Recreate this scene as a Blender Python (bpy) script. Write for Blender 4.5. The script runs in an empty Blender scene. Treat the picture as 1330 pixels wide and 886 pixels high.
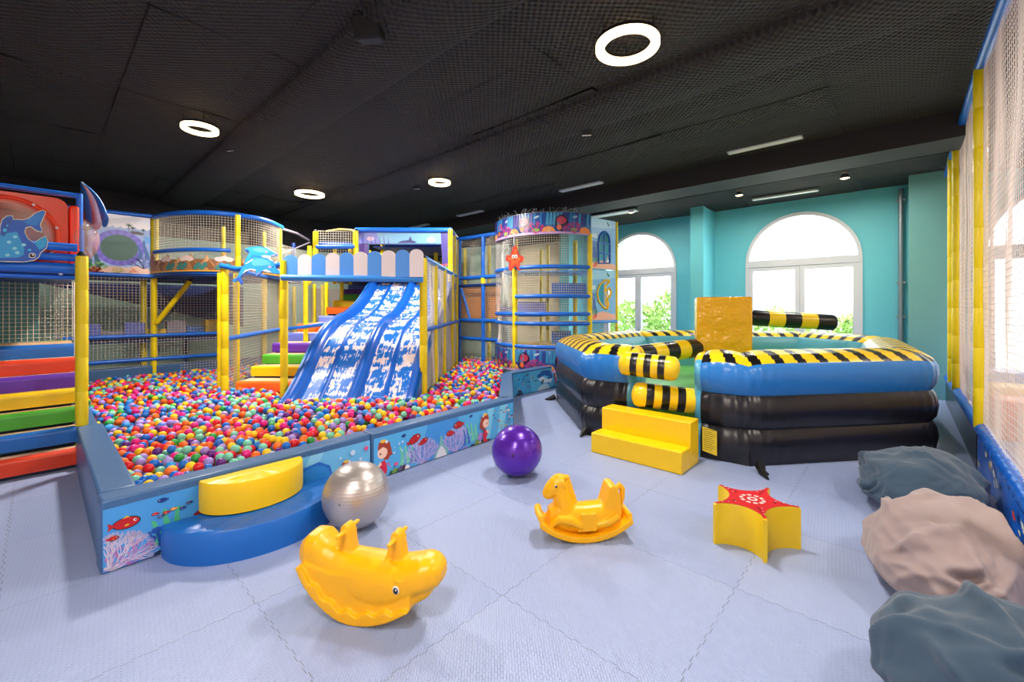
import bpy, math, random, numpy as np
from mathutils import Vector, Matrix, noise
from mathutils.geometry import tessellate_polygon
random.seed(7)
rng = np.random.default_rng(11)
sc = bpy.context.scene
COL = sc.collection
PI = math.pi
# ------------------------------------------------------------------ camera frame (used only to derive positions)
FPX, HZ, CX, CH = 558.0, 400.0, 665.0, 1.7
YAW = math.atan(507/558.0)
FX, FY = -math.sin(YAW), math.cos(YAW)
RX, RY = math.cos(YAW), math.sin(YAW)
def W(u, d, z=0.0):            # column u of the photo at depth d and height z -> world
    l = (u-CX)/FPX*d
    return Vector((d*FX+l*RX, d*FY+l*RY, z))
def P(u, v, d):
    return W(u, d, CH-(v-HZ)/FPX*d)
def LD(l, d, z=0.0):
    return Vector((d*FX+l*RX, d*FY+l*RY, z))
def onX(u, v, X):
    t=(u-CX)/FPX; d=X/(FX+t*RX)
    return Vector((X, d*(FY+t*RY), CH-(v-HZ)/FPX*d))
# ------------------------------------------------------------------ colours and materials
def lin(c):
    return tuple(((x/255)/12.92 if x/255 <= .04045 else (((x/255)+.055)/1.055)**2.4) for x in c)
def newmat(name):
    m = bpy.data.materials.new(name); m.use_nodes = True
    nt = m.node_tree; b = nt.nodes['Principled BSDF']
    return m, nt, b
def link(nt, a, ao, b, bi): nt.links.new(a.outputs[ao], b.inputs[bi])
def mat(name, rgb=None, rough=.5, metal=0, bump=0, bscale=8, bdist=.01, coat=0, emit=None, es=0, stretch=(1,1,1), spec=.5, attr=False, sheen=0):
    m, nt, b = newmat(name)
    if rgb: b.inputs['Base Color'].default_value = (*lin(rgb), 1)
    b.inputs['Roughness'].default_value = rough; b.inputs['Metallic'].default_value = metal
    b.inputs['Specular IOR Level'].default_value = spec
    b.inputs['Coat Weight'].default_value = coat
    b.inputs['Coat Roughness'].default_value = .15
    if sheen: b.inputs['Sheen Weight'].default_value = sheen
    if attr:
        a = nt.nodes.new('ShaderNodeAttribute'); a.attribute_name = 'Col'
        link(nt, a, 'Color', b, 'Base Color')
    if emit:
        b.inputs['Emission Color'].default_value = (*lin(emit), 1); b.inputs['Emission Strength'].default_value = es
    if bump:
        tc = nt.nodes.new('ShaderNodeTexCoord'); mp = nt.nodes.new('ShaderNodeMapping'); mp.inputs['Scale'].default_value = stretch
        n = nt.nodes.new('ShaderNodeTexNoise'); n.inputs['Scale'].default_value = bscale; n.inputs['Detail'].default_value = 3
        bp = nt.nodes.new('ShaderNodeBump'); bp.inputs['Strength'].default_value = bump; bp.inputs['Distance'].default_value = bdist
        link(nt, tc, 'Object', mp, 'Vector'); link(nt, mp, 'Vector', n, 'Vector'); link(nt, n, 'Fac', bp, 'Height'); link(nt, bp, 'Normal', b, 'Normal')
    return m
def vinyl(name, rgb, rough=.38, bump=.35, bscale=9):
    return mat(name, rgb, rough, bump=bump, bscale=bscale, bdist=.012)
M = {}
M['yellow_pad'] = vinyl('yellow_pad', (240,214,12), .36, .15)
M['blue_pad'] = vinyl('blue_pad', (22,106,216), .33, .15)
M['light_blue_pad'] = vinyl('light_blue_pad', (60,150,240), .35, .1)
M['navy_pad'] = vinyl('navy_pad', (22,52,120), .4)
M['pit_blue'] = vinyl('pit_blue', (64,104,152), .36, .2)
M['pit_dark'] = vinyl('pit_dark', (40,58,80), .3, .15)
M['v_blue'] = vinyl('vinyl_blue', (22,105,195), .38); M['v_red'] = vinyl('vinyl_red', (225,62,22), .38)
M['v_purple'] = vinyl('vinyl_purple', (98,44,170), .38); M['v_yellow'] = vinyl('vinyl_yellow', (250,205,10), .35)
M['v_green'] = vinyl('vinyl_green', (75,170,45), .38); M['v_lilac'] = vinyl('vinyl_lilac', (105,125,225), .4)
M['v_orange'] = vinyl('vinyl_orange', (250,110,25), .38); M['v_grey'] = vinyl('vinyl_grey', (150,145,165), .45)
M['v_white'] = vinyl('vinyl_white', (225,225,235), .4)
M['ply'] = mat('plywood_beige', (220,180,140), .7, bump=.1, bscale=30, bdist=.003)
M['net'] = mat('net_cord', (205,198,182), .8); M['net_white'] = mat('net_white', (235,230,225), .8)
M['net_right'] = mat('net_enclosure', (232,222,216), .8)
M['rope_orange'] = mat('rope_orange', (205,130,50), .8)
M['black'] = mat('black_plastic', (18,18,20), .5); M['metal'] = mat('galvanised', (150,155,160), .4, .8)
M['print'] = mat('printed_vinyl', rough=.35, attr=True)
M['star_print'] = mat('star_print', rough=.6, attr=True, spec=.25)
M['board'] = mat('painted_board', rough=.4, attr=True)
M['white_frame'] = mat('window_frame_white', (218,222,226), .5)
M['orange_plastic'] = mat('orange_plastic', (235,60,18), .3); M['orange_dark'] = mat('red_plastic', (170,30,14), .3)
M['toy_yellow'] = mat('moulded_yellow', (250,184,12), .33, bump=.05, bscale=20, spec=.4)
M['star_yellow'] = vinyl('star_yellow', (236,200,30), .4, .15)
M['arena_paint'] = mat('inflatable_vinyl', rough=.3, attr=True, bump=.2, bscale=6, bdist=.03)
M['box_yellow'] = mat('box_yellow_vinyl', (236,172,16), .2, bump=.9, bscale=3.2, bdist=.09)
M['black_vinyl'] = mat('black_vinyl', (22,22,27), .26, bump=.3, bscale=5, bdist=.02)
M['diffuser'] = mat('diffuser_white', (245,245,245), .5)
M['lamp'] = mat('ring_diffuser', (255,240,215), .5, emit=(255,216,160), es=3)
M['spot_lens'] = mat('spot_lens', (255,240,215), .5, emit=(255,205,150), es=5)
M['smooth_black'] = mat('ceiling_plaster_black', (34,33,36), .7)
def cloth(name,rgb):
    m=mat(name,rgb,.85,sheen=.2); nt=m.node_tree; b=nt.nodes['Principled BSDF']
    tc=nt.nodes.new('ShaderNodeTexCoord'); n1=nt.nodes.new('ShaderNodeTexNoise'); n1.inputs['Scale'].default_value=4.2; n1.inputs['Detail'].default_value=4; n1.inputs['Distortion'].default_value=1.6
    try: n1.noise_type='RIDGED_MULTIFRACTAL'
    except Exception: pass
    n2=nt.nodes.new('ShaderNodeTexNoise'); n2.inputs['Scale'].default_value=240
    b1=nt.nodes.new('ShaderNodeBump'); b1.inputs['Strength'].default_value=.45; b1.inputs['Distance'].default_value=.03
    b2=nt.nodes.new('ShaderNodeBump'); b2.inputs['Strength'].default_value=.25; b2.inputs['Distance'].default_value=.002
    link(nt,tc,'Object',n1,'Vector'); link(nt,tc,'Object',n2,'Vector'); link(nt,n1,'Fac',b1,'Height'); link(nt,n2,'Fac',b2,'Height'); link(nt,b1,'Normal',b2,'Normal'); link(nt,b2,'Normal',b,'Normal'); return m
M['teal_cloth'] = cloth('bean_teal_cloth',(50,74,96)); M['beige_cloth'] = cloth('bean_beige_cloth',(152,136,137))
M['leaf'] = mat('bush_leaves', (140,172,72), .7); M['facade'] = mat('facade_white', (225,228,225), .8)
M['shutter'] = mat('facade_shutter', (150,175,172), .7); M['terrace'] = mat('terrace_stone', (215,205,190), .8)
M['wood_yellow'] = mat('padded_floor_yellow', (222,180,70), .5)
def clear(name, tint, rough=.05, mix=.82):
    m, nt, b = newmat(name)
    b.inputs['Base Color'].default_value = (*lin(tint),1); b.inputs['Roughness'].default_value = rough
    tr = nt.nodes.new('ShaderNodeBsdfTransparent'); mx = nt.nodes.new('ShaderNodeMixShader'); mx.inputs[0].default_value = 1-mix
    out = nt.nodes['Material Output']
    link(nt, tr, 0, mx, 1); link(nt, b, 0, mx, 2); link(nt, mx, 0, out, 'Surface')
    return m
M['dome'] = clear('clear_plastic', (205,185,175), .03, .7); M['glass'] = clear('window_glass', (235,240,240), .02, .93)
M['haze_vinyl'] = clear('translucent_cover', (235,235,240), .3, .35)
def metalball(name, rgb, metal, rough):
    m, nt, b = newmat(name)
    b.inputs['Base Color'].default_value = (*lin(rgb),1); b.inputs['Metallic'].default_value = metal; b.inputs['Roughness'].default_value = rough
    b.inputs['Coat Weight'].default_value = .25
    tc = nt.nodes.new('ShaderNodeTexCoord'); w = nt.nodes.new('ShaderNodeTexWave'); w.bands_direction='Z'
    w.inputs['Scale'].default_value = 14; w.inputs['Distortion'].default_value = .4
    bp = nt.nodes.new('ShaderNodeBump'); bp.inputs['Strength'].default_value=.10; bp.inputs['Distance'].default_value=.006
    link(nt,tc,'Object',w,'Vector'); link(nt,w,'Color',bp,'Height'); link(nt,bp,'Normal',b,'Normal')
    return m
M['silver'] = metalball('silver_ball', (196,190,188), .7, .36); M['purple'] = metalball('purple_ball', (92,38,178), .35, .25)
# floor: embossed interlocking foam tiles
def floor_mat():
    m, nt, b = newmat('foam_mat_floor'); b.inputs['Roughness'].default_value=.48; b.inputs['Specular IOR Level'].default_value=.45
    tc = nt.nodes.new('ShaderNodeTexCoord')
    sp = nt.nodes.new('ShaderNodeSeparateXYZ'); link(nt,tc,'Object',sp,0)
    def mth(op, a, bb=None, c=None):
        n = nt.nodes.new('ShaderNodeMath'); n.operation = op
        for i, x in enumerate((a, bb, c)):
            if x is None: continue
            if isinstance(x, (int,float)): n.inputs[i].default_value = x
            else: nt.links.new(x, n.inputs[i])
        return n.outputs[0]
    X, Y = sp.outputs[0], sp.outputs[1]
    # jigsaw edge: square-ish wave offsets
    wy = mth('MULTIPLY', mth('SIGN', mth('SINE', mth('MULTIPLY', Y, 62.83))), .005)
    wx = mth('MULTIPLY', mth('SIGN', mth('SINE', mth('MULTIPLY', X, 62.83))), .005)
    fx = mth('ABSOLUTE', mth('SUBTRACT', mth('FRACT', mth('ADD', mth('ADD', X, .25), wy)), .5))
    fy = mth('ABSOLUTE', mth('SUBTRACT', mth('FRACT', mth('ADD', mth('ADD', Y, -.34+1), wx)), .5))
    # seams lie at X = .25+k and Y = -.16+k: distance to .0/.5 boundary
    sx = mth('LESS_THAN', mth('ABSOLUTE', mth('SUBTRACT', fx, 0.0)), .0022)
    sy = mth('LESS_THAN', mth('ABSOLUTE', mth('SUBTRACT', fy, 0.0)), .0022)
    nz = nt.nodes.new('ShaderNodeTexNoise'); nz.inputs['Scale'].default_value = 3.3; link(nt,tc,'Object',nz,'Vector')
    seam = mth('MULTIPLY', mth('MAXIMUM', sx, sy), mth('MULTIPLY', nz.outputs['Fac'], 1.0))
    mix = nt.nodes.new('ShaderNodeMix'); mix.data_type='RGBA'
    nt.links.new(seam, mix.inputs[0])
    # tile-to-tile tone
    wn = nt.nodes.new('ShaderNodeTexWhiteNoise'); wn.noise_dimensions='2D'
    cb = nt.nodes.new('ShaderNodeCombineXYZ')
    nt.links.new(mth('FLOOR', mth('ADD', X, .75)), cb.inputs[0]); nt.links.new(mth('FLOOR', mth('ADD', Y, 1.16)), cb.inputs[1]); link(nt,cb,0,wn,'Vector')
    tone = nt.nodes.new('ShaderNodeMix'); tone.data_type='RGBA'
    nt.links.new(wn.outputs['Value'], tone.inputs[0]); tone.inputs[6].default_value=(*lin((158,176,220)),1); tone.inputs[7].default_value=(*lin((165,181,222)),1)
    nt.links.new(tone.outputs[2], mix.inputs[6]); mix.inputs[7].default_value=(*lin((70,72,90)),1)
    nt.links.new(mix.outputs[2], b.inputs['Base Color'])
    # woven emboss: short slanted dashes
    mp = nt.nodes.new('ShaderNodeMapping'); mp.inputs['Rotation'].default_value=(0,0,math.radians(45)); link(nt,tc,'Object',mp,'Vector')
    br = nt.nodes.new('ShaderNodeTexBrick'); br.inputs['Scale'].default_value=1; br.inputs['Brick Width'].default_value=.034; br.inputs['Row Height'].default_value=.014
    br.inputs['Mortar Size'].default_value=.0032; br.inputs['Mortar Smooth'].default_value=.8; br.inputs['Color1'].default_value=(1,1,1,1); br.inputs['Color2'].default_value=(.55,.55,.55,1); br.inputs['Mortar'].default_value=(0,0,0,1)
    link(nt,mp,'Vector',br,'Vector')
    bp = nt.nodes.new('ShaderNodeBump'); bp.inputs['Strength'].default_value=1; bp.inputs['Distance'].default_value=.004
    nt.links.new(br.outputs['Color'], bp.inputs['Height'])
    nt.links.new(bp.outputs['Normal'], b.inputs['Normal'])
    return m
M['floor'] = floor_mat()
def foam_mat():
    m, nt, b = newmat('egg_crate_foam'); b.inputs['Roughness'].default_value=.75; b.inputs['Base Color'].default_value=(*lin((50,47,47)),1)
    tc = nt.nodes.new('ShaderNodeTexCoord'); sp = nt.nodes.new('ShaderNodeSeparateXYZ'); link(nt,tc,'Object',sp,0)
    def mth(op, a, bb=None):
        n = nt.nodes.new('ShaderNodeMath'); n.operation = op
        for i, x in enumerate((a, bb)):
            if x is None: continue
            if isinstance(x, (int,float)): n.inputs[i].default_value = x
            else: nt.links.new(x, n.inputs[i])
        return n.outputs[0]
    k = 2*PI/.075
    h = mth('MULTIPLY', mth('SINE', mth('MULTIPLY', sp.outputs[0], k)), mth('SINE', mth('MULTIPLY', sp.outputs[1], k)))
    bp = nt.nodes.new('ShaderNodeBump'); bp.inputs['Strength'].default_value=1; bp.inputs['Distance'].default_value=.035
    nt.links.new(h, bp.inputs['Height']); nt.links.new(bp.outputs['Normal'], b.inputs['Normal'])
    # one even foam colour; the pits are bump only
    return m
M['foam'] = foam_mat()
def wall_mat(name, rgb):
    return mat(name, rgb, .55, bump=.08, bscale=60, bdist=.003)
M['teal'] = wall_mat('teal_wall_paint', (108,204,216)); M['teal_dull'] = wall_mat('sage_wall_paint', (165,205,192))
M['pale'] = wall_mat('pale_wall_paint', (214,200,196))
def splash_mat():
    m, nt, b = newmat('waterfall_print'); b.inputs['Roughness'].default_value=.22; b.inputs['Coat Weight'].default_value=.3
    uv = nt.nodes.new('ShaderNodeUVMap'); uv.uv_map='UVMap'
    def nse(sx, sy, scale, det=4, off=0):
        mp = nt.nodes.new('ShaderNodeMapping'); mp.inputs['Scale'].default_value=(sx,sy,1); mp.inputs['Location'].default_value=(off,off,0)
        n = nt.nodes.new('ShaderNodeTexNoise'); n.inputs['Scale'].default_value=scale; n.inputs['Detail'].default_value=det
        link(nt,uv,0,mp,'Vector'); link(nt,mp,'Vector',n,'Vector'); return n
    streak = nse(9,1.3,3,4); foam = nse(2.0,4.6,1.5,5,3.7); fine = nse(26,5,2.2,3,9)
    def mth(op,a,bb):
        n = nt.nodes.new('ShaderNodeMath'); n.operation=op
        for i,x in enumerate((a,bb)):
            if isinstance(x,(int,float)): n.inputs[i].default_value=x
            else: nt.links.new(x,n.inputs[i])
        return n.outputs[0]
    s = mth('ADD', mth('MULTIPLY', foam.outputs['Fac'], .95), mth('MULTIPLY', fine.outputs['Fac'], .45))
    s = mth('ADD', mth('SUBTRACT',s,.17), mth('MULTIPLY', streak.outputs['Fac'], .75))
    r = nt.nodes.new('ShaderNodeValToRGB'); nt.links.new(s, r.inputs[0])
    e = r.color_ramp.elements; e[0].position=.885; e[0].color=(*lin((28,100,190)),1); e[1].position=.945; e[1].color=(*lin((228,208,206)),1)
    x = r.color_ramp.elements.new(.928); x.color=(*lin((70,150,225)),1)
    link(nt,r,'Color',b,'Base Color'); return m
M['splash'] = splash_mat()
# ------------------------------------------------------------------ mesh builder
ORG = {}
class MB:
    def __init__(s): s.v=[]; s.f=[]; s.m=[]; s.c=[]; s.uv=None
    def add(s, vs, fs, m=0, c=(1,1,1)):
        o=len(s.v); s.v.extend(vs)
        for i,f in enumerate(fs):
            s.f.append(tuple(o+k for k in f)); s.m.append(m); s.c.append(c[i] if isinstance(c,list) else c)
    def box(s, a, b, m=0, c=(1,1,1), M4=None):
        x0,y0,z0=a; x1,y1,z1=b
        vs=[(x,y,z) for z in (z0,z1) for y in (y0,y1) for x in (x0,x1)]
        if M4 is not None: vs=[tuple(M4@Vector(q)) for q in vs]
        s.add(vs,[(0,2,3,1),(4,5,7,6),(0,1,5,4),(2,6,7,3),(0,4,6,2),(1,3,7,5)],m,c)
    def obox(s, p, q, th, z0, z1, m=0, c=(1,1,1)):      # box whose base runs from p to q (plan), thickness th to the left of p->q
        p=Vector(p[:2]);q=Vector(q[:2]);d=(q-p).normalized();n=Vector((-d.y,d.x))*th
        vs=[(*a,z) for z in (z0,z1) for a in (p,q,q+n,p+n)]
        s.add(vs,[(0,3,2,1),(4,5,6,7),(0,1,5,4),(1,2,6,5),(2,3,7,6),(3,0,4,7)],m,c)
    def tube(s, pts, r, n=10, m=0, c=(1,1,1), caps=True, closed=False):
        pts=[Vector(p) for p in pts]; N=len(pts); rs=r if isinstance(r,(list,tuple)) else [r]*N
        up=Vector((0,0,1)); vs=[]; prev=None
        for i,p in enumerate(pts):
            if closed: t=(pts[(i+1)%N]-pts[i-1])
            else: t=(pts[min(i+1,N-1)]-pts[max(i-1,0)])
            t.normalize()
            if prev is None: a=t.cross(up); a = a if a.length>1e-3 else t.cross(Vector((1,0,0)))
            else: a=prev-t*prev.dot(t)
            a.normalize(); prev=a; b=t.cross(a)
            for k in range(n):
                th=2*PI*k/n; vs.append(tuple(p+rs[i]*(math.cos(th)*a+math.sin(th)*b)))
        fs=[]
        for i in range(N-1 if not closed else N):
            j=(i+1)%N
            for k in range(n):
                fs.append((i*n+k,i*n+(k+1)%n,j*n+(k+1)%n,j*n+k))
        if caps and not closed: fs.append(tuple(range(n))[::-1]); fs.append(tuple((N-1)*n+k for k in range(n)))
        if isinstance(c,list): # colour per segment
            cc=[]
            for i in range(N-1):
                cc += [c[i]]*n
            if caps: cc += [c[0], c[-1]]
            s.add(vs,fs,m,cc)
        else: s.add(vs,fs,m,c)
    def prism(s, poly, o, ax, ay, th, m=0, c=(1,1,1), cs=None, ms=None):   # polygon in plane (o,ax,ay), thickness th towards -normal
        o=Vector(o);ax=Vector(ax);ay=Vector(ay);n=ax.cross(ay).normalized()
        k=len(poly); front=[tuple(o+ax*x+ay*y) for x,y in poly]; back=[tuple(o+ax*x+ay*y-n*th) for x,y in poly]
        area=sum(poly[i][0]*poly[(i+1)%k][1]-poly[(i+1)%k][0]*poly[i][1] for i in range(k))
        r=range(k)
        ff=tuple(r) if area>0 else tuple(r)[::-1]
        s.add(front+back,[ff],m,c)
        o2=len(s.v)-2*k
        bf=tuple(k+i for i in (ff[::-1]))
        side=[]
        for i in r:
            j=(i+1)%k; side.append((i,k+i,k+j,j) if area>0 else (j,k+j,k+i,i))
        for f in [bf]+side:
            s.f.append(tuple(o2+q for q in f)); s.m.append(m if ms is None else ms); s.c.append(c if cs is None else cs)
    def lathe(s, prof, o=(0,0,0), n=24, m=0, c=(1,1,1)):   # prof: (r,z)
        vs=[];fs=[]
        for r,z in prof:
            for k in range(n):
                th=2*PI*k/n; vs.append((o[0]+r*math.cos(th),o[1]+r*math.sin(th),o[2]+z))
        for i in range(len(prof)-1):
            for k in range(n): fs.append((i*n+k,i*n+(k+1)%n,(i+1)*n+(k+1)%n,(i+1)*n+k))
        s.add(vs,fs,m,c)
    def ell(s, c0, r, n=16, m=0, c=(1,1,1), M3=None):
        vs=[];fs=[]; h=n//2; c0=Vector(c0)
        for i in range(h+1):
            ph=PI*i/h
            for k in range(n):
                th=2*PI*k/n; q=Vector((r[0]*math.sin(ph)*math.cos(th),r[1]*math.sin(ph)*math.sin(th),r[2]*math.cos(ph)))
                if M3 is not None: q=M3@q
                vs.append(tuple(c0+q))
        for i in range(h):
            for k in range(n):
                fs.append((i*n+k,(i+1)*n+k,(i+1)*n+(k+1)%n,i*n+(k+1)%n))
        s.add(vs,fs,m,c)
    def build(s, name, mats, parent=None, loc=None, smooth=40, mods=None):
        if not isinstance(mats,(list,tuple)): mats=[mats]
        if parent is not None: org=ORG[parent.name_full]
        else: org=Vector(loc) if loc is not None else Vector((0,0,0))
        V=np.array(s.v,dtype=np.float64)-np.array(org)
        me=bpy.data.meshes.new(name); me.from_pydata(V.tolist(),[],s.f); 
        for x in mats: me.materials.append(M[x] if isinstance(x,str) else x)
        me.polygons.foreach_set('material_index',np.array(s.m,dtype=np.int32))
        if any(mm.name in ('star_print','printed_vinyl','painted_board','inflatable_vinyl') for mm in me.materials):
            ca=me.color_attributes.new('Col','FLOAT_COLOR','CORNER')
            arr=[]
            cache={}
            for p,c in zip(me.polygons,s.c):
                if c not in cache: cache[c]=(*lin(c),1.0) if max(c)>1 else (*c,1.0)
                arr.extend(cache[c]*p.loop_total)
            ca.data.foreach_set('color',arr)
        if s.uv is not None:
            ul=me.uv_layers.new(name='UVMap'); li=np.zeros(len(me.loops),dtype=np.int32); me.loops.foreach_get('vertex_index',li)
            ul.data.foreach_set('uv',np.array(s.uv)[li].ravel())
        if smooth:
            me.shade_smooth(); me.set_sharp_from_angle(angle=math.radians(smooth))
        me.update()
        ob=bpy.data.objects.new(name,me); COL.objects.link(ob)
        if parent is not None: ob.parent=parent; ORG[ob.name_full]=Vector(org)
        else: ob.location=org; ORG[ob.name_full]=Vector(org)
        if mods: mods(ob)
        return ob
def tag(o,label=None,cat=None,group=None,kind=None):
    if label: o['label']=label
    if cat: o['category']=cat
    if group: o['group']=group
    if kind: o['kind']=kind
    return o
def thing(name,label,cat,loc=(0,0,0),group=None):
    o=bpy.data.objects.new(name,None); COL.objects.link(o); o.location=loc; o.empty_display_size=.1
    ORG[o.name_full]=Vector(loc); tag(o,label,cat,group); return o
def struct(mb,name,mats,smooth=40,**k):
    return tag(mb.build(name,mats,smooth=smooth,**k),kind='structure')
def bevel(w,seg=3):
    def f(o):
        b=o.modifiers.new('bevel','BEVEL'); b.width=w; b.segments=seg; b.limit_method='ANGLE'; b.angle_limit=math.radians(40)
    return f
def rot2(a): return Matrix.Rotation(a,4,'Z')
# post with padded sleeves
def post(parent, base, top, r=.05, m='yellow_pad', name='post', cap=False, step=.42):
    b=Vector(base);t=Vector(top);L=(t-b).length;n=max(1,round(L/step)); pts=[];rs=[]
    for i in range(n):
        for q,rr in ((0,.93),(.03,1),(.5,1.02),(.97,1),(1,.93)):
            pts.append(b+(t-b)*((i+q)/n)); rs.append(r*rr)
    mb=MB(); mb.tube(pts,rs,12)
    if cap: mb.tube([t,t+Vector((0,0,.02)),t+Vector((0,0,.05))],[r*.75,r*.75,r*.4],10,m=1)
    return mb.build(name,[m,'black'] if cap else [m],parent)
def rail(parent, pts, r=.04, m='blue_pad', name='rail'):
    P2=[]
    pts=[Vector(p) for p in pts]
    for a,b in zip(pts,pts[1:]):
        n=max(1,int((b-a).length/.5))
        for i in range(n): P2.append(a+(b-a)*i/n)
    P2.append(pts[-1])
    mb=MB(); mb.tube(P2,r,10); return mb.build(name,[m],parent)
def resample(path,step):
    path=[Vector(p[:2]) for p in path]; out=[]; 
    L=[0]
    for a,b in zip(path,path[1:]): L.append(L[-1]+(b-a).length)
    n=max(1,round(L[-1]/step))
    for i in range(n+1):
        s=L[-1]*i/n; k=0
        while k<len(L)-2 and s>L[k+1]: k+=1
        t=(s-L[k])/(L[k+1]-L[k]); out.append(path[k].lerp(path[k+1],t))
    return out
def net(parent,path,z0,z1,step=.05,r=.0035,m='net',name='net',wav=0.0,seed=0,holes=None,vstep=None,vs=None):
    pts=resample(path,step); mb=MB(); nz=max(1,round((z1-z0)/(vstep or step)))
    def off(i,z):
        if not wav: return Vector((0,0,0))
        return Vector((noise.noise((i*.11+seed,z*1.3,seed))*wav, noise.noise((i*.11+seed,z*1.3,seed+9))*wav, noise.noise((i*.16+seed,z*.9,seed+4))*wav*1.2))
    # vertical strands
    zs=(vs or (6 if wav else 1))
    for i,p in enumerate(pts):
        mb.tube([Vector((p.x,p.y,z0+(z1-z0)*k/zs))+off(i,z0+(z1-z0)*k/zs) for k in range(zs+1)],r,3,caps=False)
    for j in range(nz+1):
        z=z0+(z1-z0)*j/nz
        if wav: q=[Vector((p.x,p.y,z))+off(i,z) for i,p in enumerate(pts)][::3]+[Vector((pts[-1].x,pts[-1].y,z))]
        else:
            q=[Vector((*p[:2],z)) for p in path] 
        mb.tube(q,r,3,caps=False)
    return mb.build(name,[m],parent,smooth=0)
# ------------------------------------------------------------------ pictures (flat printed shapes)
class Pic:
    lim=None
    def __init__(s,mapf,n): s.mb=MB(); s.f=mapf; s.n=Vector(n) if not callable(n) else n; s.k=0
    def poly(s,pts,c,lay=None):
        if lay is None: s.k+=1; lay=s.k*.00012
        vs=[]
        for x,y in pts:
            p=s.f(x,y); n=s.n(x,y) if callable(s.n) else s.n
            vs.append(tuple(p+n*(.001+lay)))
        s.mb.add(vs,[tuple(range(len(vs)))],0,c)
    def ell(s,x,y,rx,ry,c,n=14,a=0):
        ca,sa=math.cos(a),math.sin(a)
        s.poly([(x+rx*math.cos(t)*ca-ry*math.sin(t)*sa, y+rx*math.cos(t)*sa+ry*math.sin(t)*ca) for t in [2*PI*k/n for k in range(n)]],c)
    def line(s,a,b,w,c,w2=None):
        a=Vector(a);b=Vector(b);d=(b-a)
        if d.length<1e-6:return
        if s.lim and not(s.lim[0]<min(a.x,b.x) and max(a.x,b.x)<s.lim[1]): return
        n=Vector((-d.y,d.x)).normalized(); w2=w if w2 is None else w2
        s.poly([tuple(a-n*w/2),tuple(b-n*w2/2),tuple(b+n*w2/2),tuple(a+n*w/2)],c,lay=s.k*.00012)
    def fish(s,x,y,L,c,c2,dir=1,a=0):
        ca,sa=math.cos(a),math.sin(a)
        def T(q): return [(x+(p*ca-r*sa)*L*dir,y+(p*sa+r*ca)*L) for p,r in q]
        body=[(.5*math.cos(t),.26*math.sin(t)) for t in [2*PI*k/16 for k in range(16)]]
        s.poly(T([(p*1.1,r*1.15) for p,r in body]),(25,25,40)); s.poly(T([(-.42,0),(-.72,.2),(-.66,0),(-.72,-.2)]),c)
        s.poly(T([(-.2,.22),(.0,.36),(.2,.2)]),c2); s.poly(T(body),c); s.poly(T([(-.1,-.12),(.02,-.05),(.12,-.1),(0,-.17)]),c2)
        s.poly(T([(.33+.07*math.cos(t),.05+.07*math.sin(t)) for t in [2*PI*k/8 for k in range(8)]]),(245,245,245))
        s.poly(T([(.35+.04*math.cos(t),.05+.04*math.sin(t)) for t in [2*PI*k/8 for k in range(8)]]),(15,15,20))
    def coral(s,x,y,h,c,spread=1.1,n=9,depth=3,seed=1,w=.006):
        R=random.Random(seed); s.k+=1
        def br(p,a,l,w,dp):
            q=p
            for _ in range(2):
                a2=a+R.uniform(-.3,.3); q2=(q[0]+math.sin(a2)*l/2,max(y*0+.004,q[1]+math.cos(a2)*l/2)); s.line(q,q2,w,c,w*.8); q=q2
            if dp: 
                for _ in range(2 if R.random()<.75 else 3): br(q,a+R.uniform(-.75,.75),l*.72,w*.75,dp-1)
        for i in range(n): br((x,y),(i/(n-1)-.5)*2*spread,h*.36,w,depth)
    def weed(s,x,y,h,c,seed=1,n=3):
        R=random.Random(seed)
        for i in range(n):
            q=x+(i-(n-1)/2)*h*.28; hh=h*R.uniform(.7,1.05); pts=[];pr=[]
            for k in range(9):
                t=k/8; w=h*.09*(1-.6*t)*(1+.35*(k%2)); cx=q+math.sin(t*4+i)*h*.07; pts.append((cx-w,y+t*hh)); pr.append((cx+w,y+t*hh))
            s.poly(pts+pr[::-1],c)
    def bubbles(s,x,y,w,h,n,c,seed=1,r=.008):
        R=random.Random(seed)
        for _ in range(n): s.ell(x+R.uniform(-w,w)/2,y+R.uniform(-h,h)/2,*( [R.uniform(.5,1.3)*r]*2),c,8)
    def girl(s,x,y,h,flip=1):   # small swimming girl with brown hair and a pink tail
        f=flip
        s.poly([(x+f*p*h,y+q*h) for p,q in [(-.02,.42),(.12,.36),(.14,.2),(.05,.05),(.16,-.06),(-.06,-.06),(-.12,.1),(-.1,.3)]],(214,36,70))
        s.poly([(x+f*p*h,y+q*h) for p,q in [(-.1,.3),(-.26,.1),(-.2,.32)]],(170,120,205)); s.poly([(x+f*p*h,y+q*h) for p,q in [(.1,.4),(.24,.26),(.2,.22),(.06,.3)]],(250,205,180))
        s.poly([(x+f*p*h,y+q*h) for p,q in [(-.3,.5),(-.26,.72),(-.2,.92),(0,1.02),(.16,.96),(.2,.8),(.1,.6),(-.02,.42),(-.16,.4),(-.22,.5)]],(165,62,36))
        s.ell(x+f*.04*h,y+.64*h,.17*h,.17*h,(252,208,186),12)
        s.poly([(x+f*p*h,y+q*h) for p,q in [(-.14,.7),(-.1,.9),(.1,.92),(.2,.8),(.14,.76),(.02,.82)]],(165,62,36))
        s.ell(x+f*.11*h,y+.62*h,.025*h,.035*h,(40,25,25),8); s.ell(x+f*.02*h,y+.98*h,.1*h,.05*h,(238,190,60),8); s.ell(x-f*.1*h,y+.94*h,.05*h,.05*h,(215,225,225),8)
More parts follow.
